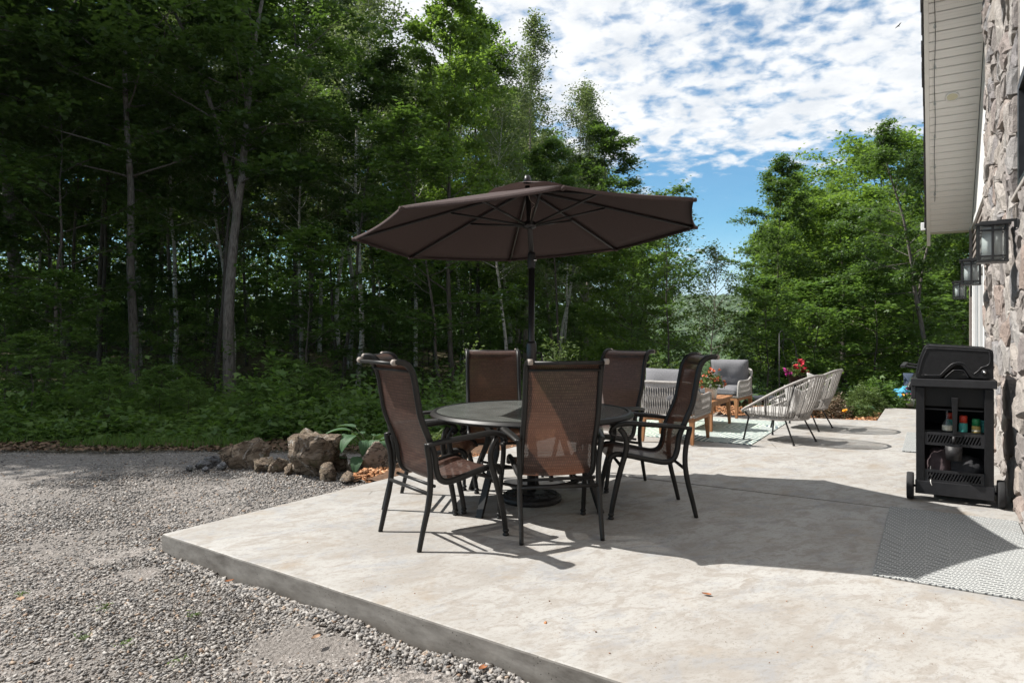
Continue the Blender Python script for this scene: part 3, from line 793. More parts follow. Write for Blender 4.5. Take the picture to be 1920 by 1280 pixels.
def stone_mesh(poly, rnd):
    # resample the outline, wobble it, raise a broken face from it
    pts = []
    k = len(poly)
    cu = sum(p[0] for p in poly) / k; cz = sum(p[1] for p in poly) / k
    for i in range(k):
        p, q = poly[i], poly[(i + 1) % k]; L = math.hypot(q[0] - p[0], q[1] - p[1])
        s = max(1, int(L / 0.07))
        for j in range(s): pts.append((p[0] + (q[0] - p[0]) * j / s, p[1] + (q[1] - p[1]) * j / s))
    N = len(pts)
    if N < 5: pts = pts + [((pts[-1][0] + pts[0][0]) / 2, (pts[-1][1] + pts[0][1]) / 2)]; N = len(pts)
    gap = 0.012
    def inset(p, d):
        L = math.hypot(p[0] - cu, p[1] - cz) + 1e-6; f = max(0.15, (L - d) / L)
        return (cu + (p[0] - cu) * f, cz + (p[1] - cz) * f)
    prot = rnd.uniform(0.020, 0.054); tx, tz = rnd.gauss(0, 0.11), rnd.gauss(0, 0.10)
    rings = []
    for d, h in ((gap, 0.0), (gap + 0.003, 0.55), (gap + 0.022, 0.92), (gap + 0.075, 1.0)):
        ring = []
        for (pu, pz) in pts:
            a, b = inset((pu, pz), d + rnd.uniform(-.006, .010))
            hh = prot * h + (tx * (a - cu) + tz * (b - cz)) * h * 0.6 + (rnd.gauss(0, 0.0055) if h > 0.5 else 0)
            ring.append((0.5345 - max(0.0, hh) if h else 0.538, a, b))
        rings.append(ring)
    mb = MB(); vs = [p for r in rings for p in r] + [(0.5345 - prot - rnd.uniform(0, .012), cu, cz)]
    fs = []
    for r in range(3):
        for i in range(N): fs.append((r * N + i, (r + 1) * N + i, (r + 1) * N + (i + 1) % N, r * N + (i + 1) % N))
    fs += [(3 * N + i, 4 * N, 3 * N + (i + 1) % N) for i in range(N)]
    mb.add(vs, fs)
    return mb
rnd = random.Random(11)
cells = rubble(WIN_U, STONE_U1, 0.0, lambda u: min(5.5, rake(u) - 0.02), 0.40, 0.27, rnd) + rubble(STONE_U0, WIN_U - 0.01, 0.0, lambda u: CAPZ, 0.40, 0.27, rnd)
cells.sort(key=lambda p: -sum(q[0] for q in p) / len(p))
for poly in cells[:296]: stone_mesh(poly, rnd).build('stone', M['fieldstone'], backing)
MB().box((0.515, 5.2, CAPZ + 0.02), (0.055, 2.3, 0.035)).build('stone_cap', M['mortar'], house, bevel=0.008)
# near window above the cap, in siding, under the white frieze
mb = MB(); mb.box((0.56, 4.9, 3.9), (0.03, 2.9, 1.66)); mb.build('frieze_panel', M['white'], house)
win = MB(); 
for u in (4.9, 6.02): win.box((0.535, u, 2.68), (0.06, 0.08, 0.74))
for z in (2.33, 3.03): win.box((0.535, 5.46, z), (0.06, 1.04, 0.06))
w = win.build('window', M['grill_grey'], house)
MB().box((0.55, 5.46, 2.68), (0.012, 1.03, 0.63)).build('pane', M['pane'], w)
# far section: siding planks, white frieze panels, patio door
mb = MB(); mb.prism([(STONE_U1, 3.06), (13.86, 3.06), (STONE_U1, rake(STONE_U1) - 0.005)], 0.54, 0.572, lambda p, d: (d, p[0], p[1]))
mb.build('frieze_panel', M['white'], house)
MB().box((0.532, (STONE_U1 + 13.87) / 2, 3.02), (0.03, 13.87 - STONE_U1 - 0.01, 0.07)).build('frieze_board', M['white'], house)
MB().box((0.525, 11.35, 4.34), (0.03, 3.0, 0.05)).build('shelf_trim', M['white'], house) if False else None
DU0, DU1, DZ = 9.90, 12.65, 2.08
plank_me = None
k = 0; z = 0.02
while z < 2.98:
    segs = [(STONE_U1, 13.85)] + ([(6.065, WIN_U - 0.02)] if z > CAPZ + 0.05 else []) if z > DZ + 0.08 else [(DU1 + 0.09, 13.85)]
    for a, b in segs:
        mb = MB(); mb.add([(0.572, a, z), (0.531, a, z), (0.552, a, z + 0.116), (0.572, a, z + 0.116), (0.572, b, z), (0.531, b, z), (0.552, b, z + 0.116), (0.572, b, z + 0.116)],
                          [(0, 1, 2, 3), (7, 6, 5, 4), (0, 4, 5, 1), (1, 5, 6, 2), (2, 6, 7, 3)])
        mb.build('siding_plank', M['siding'], house)
    z += 0.117
MB().box((0.525, 13.87, 1.5), (0.05, 0.09, 3.0)).build('corner_trim', M['siding'], house, bevel=0.004)
dr = MB()
for u in (DU0, DU1): dr.box((0.530, u, DZ / 2 + 0.02), (0.07, 0.14, DZ))
dr.box((0.530, (DU0 + DU1) / 2, DZ + 0.055), (0.07, DU1 - DU0 + 0.14, 0.09))
dr.box((0.530, (DU0 + DU1) / 2, 0.045), (0.07, DU1 - DU0 - 0.14, 0.06))
door = dr.build('patio_door', M['white'], house, bevel=0.004)
mb = MB()
for u in (DU0 + 0.12, 11.10, 11.46, DU1 - 0.12): mb.box((0.540, u, 1.05), (0.045, 0.07, DZ - 0.10))
mb.build('door_stile', M['white'], door)
for u0, u1 in ((DU0 + 0.16, 11.06), (11.50, DU1 - 0.16)): MB().box((0.556, (u0 + u1) / 2, 1.05), (0.012, u1 - u0, DZ - 0.12)).build('pane', M['pane'], door)
# roof, fascia and soffit
def along(v0, v1, u0, u1, t0, t1):      # a sloped slab under or over the rake line
    mb = MB(); vs = []
    for u in (u0, u1):
        for v in (v0, v1):
            for t in (t0, t1): vs.append((v, u, rake(u) + t))
    mb.add(vs, [(0, 1, 3, 2), (4, 6, 7, 5), (0, 4, 5, 1), (2, 3, 7, 6), (0, 2, 6, 4), (1, 5, 7, 3)]); return mb
roof_root = along(-0.125, 6.0, RIDGE, 14.30, 0.235, 0.30)
roof_root.v += []
roof = roof_root.build('roof', M['shingle'], house)
along(-0.125, 6.0, -6.3, RIDGE, 0.235, 0.30).build('roof_slope', M['shingle'], roof)
# shingle butts show along the rake edge
mb = MB(); u = 5.0
rn = random.Random(5)
while u < 14.2:
    d = rn.uniform(0.012, 0.03)
    for q in along(-0.125 - d, -0.126, u, u + 0.15, 0.232, 0.318).__dict__['v'][0:0]: pass
    a = along(-0.125 - d, -0.126, u, u + 0.15, 0.232, 0.318); mb.add(a.v, a.f); u += 0.155
mb.build('shingle_edge', M['shingle'], roof)
along(-0.115, -0.062, RIDGE, 14.25, -0.012, 0.232).build('fascia', M['offwhite'], house)
u = 13.90
pan_w = 0.128
while u > 8.3:
    u0 = u - pan_w + 0.016
    mb = along(-0.06, 0.532, u0, u, 0.0, 0.014)
    o = mb.build('soffit_panel', M['soffit'], house)
    u -= pan_w
along(-0.06, 0.532, RIDGE, u, 0.0, 0.014).build('soffit_panel', M['soffit'], house)
along(-0.06, 0.532, RIDGE, 13.9, 0.016, 0.02).build('soffit_backing', M['grill_dark'], house)
along(0.515, 0.531, 8.3, 13.9, -0.016, -0.001).build('soffit_channel', M['offwhite'], house)
# boxed eave return at the foot of the rake
mb = MB(); mb.box((0.21, 14.09, 3.075), (0.64, 0.36, 0.13)); mb.build('eave_return', M['offwhite'], house, bevel=0.004)
mb = MB(); mb.box((-0.04, 14.36, 3.17), (0.34, 0.13, 0.14)); mb.build('gutter', M['white'], house, bevel=0.01)
# recessed soffit light
uL = 11.0
slope = math.atan(-SL)
lt = MB().lathe([(0.085, 0.0), (0.085, -0.014), (0.066, -0.016), (0.064, -0.006)], 24, cap=False).build('soffit_light', M['offwhite'], house, True)
lt.location = (0.21, 11.3, rake(11.3) - 0.001); lt.rotation_euler = (slope, 0, 0)
MB().lathe([(0.0, -0.010), (0.04, -0.011), (0.066, -0.008)], 24, cap=False).build('lens', simple('warm_lens', (0.62, 0.58, 0.42), 0.5), lt, True)
# cable of small bulbs clipped along the soffit
cab = MB(); cpts = []
u = 13.2
while u > 4.5:
    cpts.append((0.005 + 0.006 * math.sin(u * 5), u, rake(u) - 0.012 - 0.012 * abs(math.sin((13.2 - u) * 3.1)))); u -= 0.1
st = thing('string_lights', 'thin dark string of small lights clipped along the white soffit', 'string lights', (0, 0, 0), RZ)
cab.tube(cpts, 0.0035, 5).build('cable', M['grill_grey'], st)
mb = MB(); u = 13.0
bulb_me = MB().lathe([(0.0, -0.05), (0.014, -0.04), (0.018, -0.025), (0.010, 0), (0.010, 0.012)], 8).mesh('bulb', M['clear'], True)
while u > 7.5:
    o = link_mesh('bulb', bulb_me, st, (0.005, u, rake(u) - 0.028)); u -= 0.56

# ================================================================== WALL LANTERNS
def make_lantern(label, u, z):
    t = thing('wall_lantern', label, 'lantern', H(0.355, u, z), RZ, 'black box lanterns on the house wall')
    a, hh = 0.084, 0.125
    mb = MB()
    for x in (-a, a):
        for y in (-a, a): mb.box((x, y, 0), (0.016, 0.016, 2 * hh))
    for zz in (-hh + 0.03, hh - 0.035):
        for s in (-a, a):
            mb.box((s, 0, zz), (0.012, 2 * a - 0.016, 0.012)); mb.box((0, s, zz), (2 * a - 0.016, 0.012, 0.012))
    for s in (-a, a):
        mb.box((s, 0, 0), (0.014, 0.016, 2 * hh)); mb.box((0, s, 0), (0.016, 0.014, 2 * hh))
    mb.build('frame', M['black'], t)
    MB().box((0, 0, hh + 0.009), (0.215, 0.215, 0.018)).box((0, 0, hh + 0.026), (0.15, 0.15, 0.016)).build('roof_plate', M['black'], t, bevel=0.003)
    MB().box((0, 0, -hh - 0.006), (0.19, 0.19, 0.012)).build('bottom_plate', M['black'], t, bevel=0.003)
    MB().lathe([(0.062, -0.115), (0.062, 0.115)], 20).build('shade', M['frosted'], t, True)
    for i, (x, y) in enumerate(((a, 0), (-a, 0), (0, a), (0, -a))):
        MB().box((x * 0.96, y * 0.96, 0), (0.003 if x else 2 * a - 0.02, 0.003 if y else 2 * a - 0.02, 2 * hh - 0.01)).build('glass_pane', M['clear'], t)
    MB().box((0.158, 0, 0.03), (0.025, 0.13, 0.26)).build('wall_plate', M['black'], t, bevel=0.004)
    MB().bar((0.03, 0, hh + 0.038), (0.15, 0, hh + 0.038), 0.022, 0.018).box((0.14, 0, hh + 0.0), (0.02, 0.03, 0.09)).build('arm', M['black'], t)
    return t
L0 = make_lantern('nearest and largest looking black wall lantern, mounted on the stone wall', 6.05, 1.93)
dup(L0, H(0.345, 9.17, 1.945), RZ, 'middle black wall lantern, on the stone edge by the patio door')
dup(L0, H(0.345, 13.2, 1.945), RZ, 'smallest looking black wall lantern, on the siding at the far house corner')

# ================================================================== RUGS
def rug(name, label, m, v0, u0, w, l, th=0.010, rz=None):
    o = MB().box((w / 2, l / 2, th / 2 + 0.001), (w, l, th)).build(name, m, None, bevel=0.003)
    o.location = H(v0, u0, 0); o.rotation_euler = (0, 0, RZ if rz is None else rz)
    return tag(o, label, 'rug')
rug('doormat', 'long grey chevron woven rug lying before the grill beside the stone wall', M['rug'], -0.278, 4.09, 0.76, 1.655)
rug('doormat', 'small looking grey woven rug by the far house door, half behind the grill', M['rug'], -0.30, 8.47, 0.76, 1.60)
rug('patio_rug', 'pale green rug with palm leaf pattern under the wicker lounge chairs', M['rug_palm'], -3.80, 8.02, 2.03, 2.25, 0.008)

# ================================================================== DINING TABLE
TX, TY = 0.15, 5.23
table = thing('dining_table', 'round dark patio dining table with a pebbled glass top', 'table', (TX, TY, 0), R(7))
TR = 0.775
g = MB().lathe([(0.032, 0.684), (TR - 0.045, 0.684), (TR - 0.045, 0.692), (0.032, 0.692)], 72, cap=False)
mb = MB(); mb.lathe([(0.028, 0.683), (TR - 0.046, 0.683), (TR - 0.046, 0.6925), (0.028, 0.6925), (0.028, 0.683)], 72, cap=False); mb.build('table_top', M['tableglass'], table)
mb = MB(); mb.lathe([(TR - 0.052, 0.675), (TR - 0.008, 0.660), (TR, 0.668), (TR - 0.004, 0.680), (TR - 0.016, 0.684), (TR - 0.018, 0.694), (TR - 0.045, 0.699), (TR - 0.05, 0.690), (TR - 0.052, 0.675)], 72, cap=False)
mb.build('rim', M['frame'], table, True)
MB().lathe([(0.024, 0.66), (0.024, 0.700), (0.044, 0.700), (0.044, 0.694)], 20, cap=False).build('umbrella_ring', M['frame'], table, True)
def table_leg(a):
    prof = smooth_path([(0.615, 0, 0.0), (0.575, 0, 0.10), (0.52, 0, 0.24), (0.455, 0, 0.37), (0.43, 0, 0.45), (0.455, 0, 0.55), (0.53, 0, 0.63), (0.60, 0, 0.665)], 5)
    ca, sa = math.cos(a), math.sin(a)
    tr = lambda p: Vector((p[0] * ca, p[0] * sa, p[2]))
    mb = MB(); w = 0.026; th = 0.011
    vs = []; n_ = len(prof)
    for i, p in enumerate(prof):
        q = prof[min(i + 1, n_ - 1)] - prof[max(i - 1, 0)]; q.normalize(); nr = Vector((q.z, 0, -q.x))
        for sx, sy in ((-1, -1), (1, -1), (1, 1), (-1, 1)):
            b = p + nr * (th * sx); vs.append(Vector((b.x * ca - sy * w * sa, b.x * sa + sy * w * ca, b.z)))
    fs = [(0, 1, 2, 3), tuple((n_ - 1) * 4 + k for k in (3, 2, 1, 0))]
    for i in range(n_ - 1):
        for k in range(4): l = (k + 1) % 4; fs.append((i * 4 + k, (i + 1) * 4 + k, (i + 1) * 4 + l, i * 4 + l))
    mb.add(vs, fs); return mb
for k in range(4): table_leg(R(-128 + 90 * k - 7)).build('leg', M['frame'], table)
mb = MB()
for k in range(4):
    a0, a1 = R(-128 + 90 * k - 7), R(-38 + 90 * k - 7)
    am = (a0 + a1) / 2
    pts = [(0.50 * math.cos(a0), 0.50 * math.sin(a0), 0.24), (0.40 * math.cos(a0 + .35), 0.40 * math.sin(a0 + .35), 0.20), (0.33 * math.cos(am), 0.33 * math.sin(am), 0.185), (0.40 * math.cos(a1 - .35), 0.40 * math.sin(a1 - .35), 0.20), (0.50 * math.cos(a1), 0.50 * math.sin(a1), 0.24)]
    MB().tube(smooth_path(pts, 6), 0.011, 6).build('stretcher', M['frame'], table, True)
MB().tube([(0.585 * math.cos(2 * math.pi * k / 32), 0.585 * math.sin(2 * math.pi * k / 32), 0.664) for k in range(32)], 0.012, 6, closed=True).build('top_ring', M['frame'], table, True)

# ================================================================== DINING CHAIRS   (local: faces +Y, rear feet on y = 0)
SLING = smooth_path([(0, -0.150, 1.116), (0, -0.108, 1.117), (0, -0.066, 1.100), (0, -0.036, 1.060), (0, -0.018, 1.00), (0, 0.002, 0.89), (0, 0.025, 0.78), (0, 0.075, 0.66), (0, 0.115, 0.56), (0, 0.128, 0.47), (0, 0.155, 0.405), (0, 0.215, 0.382), (0, 0.33, 0.400), (0, 0.45, 0.425), (0, 0.545, 0.437), (0, 0.590, 0.420), (0, 0.605, 0.385)], 5)
SEATW = 0.224
def make_chair(label):
    t = thing('dining_chair', label, 'chair', (0, 0, 0), 0, 'mesh dining chairs round the glass table')
    # sling split where back meets seat
    cut = min(range(len(SLING)), key=lambda i: abs(SLING[i].z - 0.392) + abs(SLING[i].y - 0.175) * 0.5)
    L = [0.0]
    for i in range(1, len(SLING)): L.append(L[-1] + (SLING[i] - SLING[i - 1]).length)
    def sheet(i0, i1):
        mb = MB(); rows = list(range(i0, i1 + 1)); NU = 8
        for r in rows:
            for k in range(NU + 1):
                x = -SEATW + 2 * SEATW * k / NU
                p = SLING[r]
                a, b = SLING[max(r - 1, 0)], SLING[min(r + 1, len(SLING) - 1)]
                tg = (b - a).normalized(); nr = Vector((0, -tg.z, tg.y))
                sag = -0.012 * (1 - (x / SEATW) ** 2)
                q = p + nr * sag * (0.3 if r < 14 else 1)
                mb.v.append((x, q.y, q.z)); mb.uv[len(mb.v) - 1] = (x + 1, L[r] + 0.003)
        for j in range(len(rows) - 1):
            for k in range(NU): mb.f.append((j * (NU + 1) + k, j * (NU + 1) + k + 1, (j + 1) * (NU + 1) + k + 1, (j + 1) * (NU + 1) + k))
        return mb
    sheet(0, cut).build('backrest', M['sling'], t, True)
    sheet(cut, len(SLING) - 1).build('seat', M['sling'], t, True)
    for s in (-1, 1):
        x = s * (SEATW + 0.010)
        MB().tube([(x, p.y, p.z) for p in SLING], 0.0175, 8, ref=(1, 0, 0), flat=1.15).build('side_rail', M['frame'], t, True)
        # rear leg, up to the arm
        pts = smooth_path([(s * 0.256, 0.0, 0.0), (s * 0.254, 0.028, 0.12), (s * 0.255, 0.062, 0.26), (s * 0.252, 0.078, 0.38), (s * 0.255, 0.072, 0.50), (s * 0.262, 0.052, 0.60), (s * 0.266, 0.05, 0.632)], 5)
        leg = MB().tube(pts, [0.0135 + 0.0035 * min(1, i / 10) for i in range(len(pts))], 8, flat=1.1).build('leg', M['frame'], t, True)
        # front leg, sweeping back under the curl of the arm, with a turned foot
        pts = smooth_path([(s * 0.300, 0.600, 0.03), (s * 0.300, 0.590, 0.10), (s * 0.298, 0.560, 0.24), (s * 0.292, 0.528, 0.36), (s * 0.288, 0.498, 0.46), (s * 0.289, 0.492, 0.53), (s * 0.292, 0.512, 0.59), (s * 0.294, 0.540, 0.625)], 5)
        leg = MB().tube(pts, [0.0145 + 0.003 * min(1, i / 10) for i in range(len(pts))], 8, flat=1.15).build('leg', M['frame'], t, True)
        MB().lathe([(0.014, 0), (0.022, 0.006), (0.020, 0.014), (0.013, 0.02), (0.020, 0.028), (0.022, 0.036), (0.014, 0.045)], 12, (s * 0.300, 0.601, 0)).build('foot', M['frame'], leg, True)
        # arm
        pts = smooth_path([(s * 0.266, 0.045, 0.622), (s * 0.285, 0.16, 0.640), (s * 0.302, 0.32, 0.652), (s * 0.302, 0.45, 0.662), (s * 0.300, 0.54, 0.655), (s * 0.298, 0.595, 0.625), (s * 0.297, 0.600, 0.590), (s * 0.297, 0.572, 0.578)], 5)
        MB().tube(pts, [0.013 + 0.005 * math.sin(min(1, i / 26) * math.pi) for i in range(len(pts))], 8, flat=1.75, ref=(0, 0, 1)).build('armrest', M['frame'], t, True)
        # pale worn end caps on the rolled top rail
        MB().tube([(s * (SEATW - 0.006), -0.150, 1.116), (s * (SEATW + 0.022), -0.150, 1.116)], 0.0185, 10).build('end_cap', M['frame_pale'], t, True)
    for p, q, r in (((-0.255, 0.068, 0.33), (0.255, 0.068, 0.33), 0.012), ((-0.24, 0.115, 0.368), (0.24, 0.115, 0.368), 0.010), ((-0.225, -0.058, 1.062), (0.225, -0.058, 1.062), 0.008), ((-0.295, 0.53, 0.365), (0.295, 0.53, 0.365), 0.012)):
        MB().tube([p, q], r, 8).build('stretcher', M['frame'], t, True)
    mb = MB(); mb.tube([(-0.222, -0.150, 1.110), (0.222, -0.150, 1.110)], 0.012, 8); mb.build('top_rail', M['sling'] if False else M['frame'], t, True)
    return t
CH = [((-0.70, 4.22), (0.80, 0.60), 'brown mesh chair nearest the gravel, seen from behind at the left of the table'),
      ((0.31, 4.19), (-0.17, 0.985), 'brown mesh chair in front of the table with its back straight to us'),
      ((1.284, 5.01), (-1, 0.0), 'dark mesh chair seen from its side, on the grill side of the table'),
      ((0.98, 6.12), (-0.72, -0.70), 'mesh chair behind the table, in front of the rope armchair'),
      ((-0.17, 6.20), (0.13, -0.99), 'mesh chair on the far side of the table with a sunlit pale top edge'),
      ((-0.91, 5.22), (1, -0.10), 'mesh chair beside the boulders, hidden behind the brown chair in front of it')]
for i, ((x, y), f, lab) in enumerate(CH):
    if i == 0:
        chair0 = make_chair(lab); chair0.location = (x, y, 0); chair0.rotation_euler = (0, 0, rot_to(*f))
    else: dup(chair0, (x, y, 0), rot_to(*f), lab)

# ================================================================== UMBRELLA
UX, UY = 0.15, 5.25
umb = thing('patio_umbrella', 'large brown octagonal parasol open over the round table', 'umbrella', (UX, UY, 0))
MB().tube([(0, 0, 0.045), (0, 0, 1.84)], 0.0245, 16).build('pole', M['pole'], umb, True)
MB().lathe([(0.026, 1.78), (0.031, 1.80), (0.031, 1.885), (0.027, 1.90)], 16).build('tilt_joint', M['grill_grey'], umb, True)
MB().tube([(0.02, -0.02, 1.84), (0.03, -0.045, 1.84)], 0.011, 10).build('tilt_button', M['chrome'], umb, True)
MB().lathe([(0.036, 1.04), (0.04, 1.06), (0.04, 1.20), (0.03, 1.22)], 16).build('crank_housing', M['pole'], umb, True)
crank = MB().tube([(0.03, 0, 1.13), (0.075, 0, 1.13)], 0.008, 8).tube([(0.075, 0, 1.13), (0.085, 0, 1.04)], 0.008, 8).tube([(0.085, 0, 1.04), (0.125, 0, 1.04)], 0.011, 8).build('crank_handle', M['pole'], umb, True)
TILT = Matrix.Rotation(R(-3.3), 4, 'Y') @ Matrix.Rotation(R(-2.8), 4, 'X')
Z0 = 1.87
def tp(x, y, z): return (TILT @ Vector((x, y, z - Z0))) + Vector((0, 0, Z0))
RR, ZRIM, ZTOP = 1.33, 2.065, 2.40
ang = [R(7 + 45 * k) for k in range(8)]
def on_rib(a, r): return (r * math.cos(a), r * math.sin(a), ZTOP + (ZRIM - ZTOP) * (r / RR) ** 1.04)
def canopy_pt(i, s, r):                                     # s across the gore, r outward
    a0, a1 = ang[i], ang[(i + 1) % 8]
    p, q = Vector(on_rib(a0, r)), Vector(on_rib(a1, r)); m = p.lerp(q, s)
    bow = 4 * s * (1 - s)
    m.z -= 0.010 * bow * (r / RR)
    m.x *= 1 - 0.016 * bow * (r / RR); m.y *= 1 - 0.016 * bow * (r / RR)
    return tp(m.x, m.y, m.z)
for i in range(8):
    mb = MB().grid(8, 10, lambda s, t: canopy_pt(i, s, 0.10 + (RR - 0.10) * t))
    a = mb
    # turned down hem
    o0 = len(mb.v); 
    for k in range(9):
        p = canopy_pt(i, k / 8, RR); mb.v.append(tuple(p)); mb.v.append((p.x * 0.998, p.y * 0.998, p.z - 0.022))
    for k in range(8): mb.f.append((o0 + 2 * k, o0 + 2 * k + 2, o0 + 2 * k + 3, o0 + 2 * k + 1))
    ob = mb.build('canopy_panel', M['canopy'], umb, True)
    so = ob.modifiers.new('cloth', 'SOLIDIFY'); so.thickness = 0.0015
mb = MB()
for i in range(8):
    def vent(s, t, i=i):
        p = Vector(canopy_pt(i, s, 0.03 + 0.30 * t)); p.z += 0.055 - 0.02 * t + 0.02 * math.sin(s * math.pi) * t; return p
    mb.grid(4, 3, vent)
mb.build('vent_cap', M['canopy'], umb, True)
MB().lathe([(0.0, 0.085), (0.02, 0.08), (0.028, 0.05), (0.03, 0.02)], 12, tp(0, 0, ZTOP + 0.02)).build('finial', M['pole'], umb, True)
MB().tube([tp(0, 0, Z0), tp(0, 0, ZTOP + 0.02)], 0.020, 12).build('upper_pole', M['pole'], umb, True)
MB().lathe([(0.03, -0.03), (0.05, -0.02), (0.05, 0.02), (0.03, 0.03)], 16, tp(0, 0, 2.115)).build('hub', M['pole'], umb, True)
MB().lathe([(0.03, -0.03), (0.05, -0.02), (0.05, 0.0), (0.03, 0.01)], 16, tp(0, 0, ZTOP - 0.02)).build('crown_hub', M['pole'], umb, True)
for a in ang:
    pts = []
    for k in range(9):
        r = 0.04 + (RR - 0.03) * k / 8; x, y, z = on_rib(a, r); pts.append(tp(x, y, z - 0.017))
    rib = MB().tube(pts, 0.0105, 6, flat=0.8).build('rib', M['pole'], umb, True)
    x, y, z = on_rib(a, 0.60)
    MB().tube([tp(0.05 * math.cos(a), 0.05 * math.sin(a), 2.115), tp(x, y, z - 0.026)], 0.0092, 6).build('strut', M['pole'], rib, True)
    x, y, z = on_rib(a, RR)
    MB().tube([tp(x * 0.975, y * 0.975, z - 0.012), tp(x * 1.012, y * 1.012, z - 0.016)], 0.014, 8).build('rib_pocket', M['canopy'], rib, True)
# pull cord
MB().tube(smooth_path([tp(0.0, -0.03, 2.10), tp(0.02, -0.05, 2.22), tp(0.05, -0.03, 2.26), tp(0.015, -0.03, 2.30), tp(0.0, -0.03, 2.38)], 5), 0.003, 5).build('cord', M['frame_pale'], umb, True)

base = thing('umbrella_base', 'round black resin parasol base standing under the glass table', 'umbrella base', (UX, UY, 0))
MB().lathe([(0.225, 0.0), (0.232, 0.012), (0.230, 0.034), (0.215, 0.046), (0.19, 0.052), (0.10, 0.066), (0.055, 0.072), (0.0, 0.072)], 48).build('weight', M['resin'], base, True)
MB().lathe([(0.034, 0.066), (0.034, 0.24), (0.030, 0.27)], 18).build('sleeve', M['resin'], base, True)
mb = MB()
for k in range(12):
    a = 2 * math.pi * k / 12
    for s in (-1, 1):
        p0 = (0.115 * math.cos(a), 0.115 * math.sin(a), 0.0645); a2 = a + s * math.pi / 12
        mb.tube([p0, (0.195 * math.cos(a2), 0.195 * math.sin(a2), 0.0515)], 0.005, 5)
mb.tube([(0.20 * math.cos(2 * math.pi * k / 40), 0.20 * math.sin(2 * math.pi * k / 40), 0.0505) for k in range(40)], 0.005, 5, closed=True)
mb.tube([(0.11 * math.cos(2 * math.pi * k / 30), 0.11 * math.sin(2 * math.pi * k / 30), 0.065) for k in range(30)], 0.005, 5, closed=True)
mb.build('relief', M['resin'], base, True)
MB().tube([(0.034, 0, 0.2), (0.075, 0, 0.2)], 0.008, 8).box((0.085, 0, 0.2), (0.02, 0.012, 0.05)).build('knob', M['resin'], base)

# ================================================================== ROPE ARMCHAIRS  (local: faces +Y)
def pillow(mb, c, size, Mx=None, n=9, seed=0, puff=0.55, wr=0.006):
    c = Vector(c)
    def shape(x, y, z):
        ex = (1 - puff * abs(x) ** 5) * (1 - puff * abs(y) ** 5)
        k = 1 - 0.05 * (1 - abs(z)) * 0 
        px = x * (1 - 0.05 * (1 - abs(y) ** 3)) ; py = y * (1 - 0.04 * (1 - abs(x) ** 3))
        pz = z * ex
        w = mnoise.fractal((x * 1.6 + seed, y * 1.6, z * 1.2 + seed), 0.7, 2.0, 4) * wr * 2
        p = Vector((px * size[0] / 2, py * size[1] / 2, pz * size[2] / 2 + w * (1 if z > 0 else -1) * (1 - max(abs(x), abs(y)) ** 6)))
        return c + (Mx @ p if Mx is not None else p)
    for axis in range(3):
        for s in (-1, 1):
            nn = n if axis == 2 else n
            def f(u, v, axis=axis, s=s):
                a, b = u * 2 - 1, v * 2 - 1
                q = [0, 0, 0]; q[axis] = s; q[(axis + 1) % 3] = a * s; q[(axis + 2) % 3] = b
                return shape(*q)
            mb.grid(nn if axis != 0 else nn, 3 if axis == 0 and False else nn, f)
    return mb
def weld(o, d=0.002):
    bm = bmesh.new(); bm.from_mesh(o.data); bmesh.ops.remove_doubles(bm, verts=bm.verts, dist=d); bmesh.ops.recalc_face_normals(bm, faces=bm.faces); bm.to_mesh(o.data); bm.free()
    o.data.polygons.foreach_set('use_smooth', [True] * len(o.data.polygons)); return o
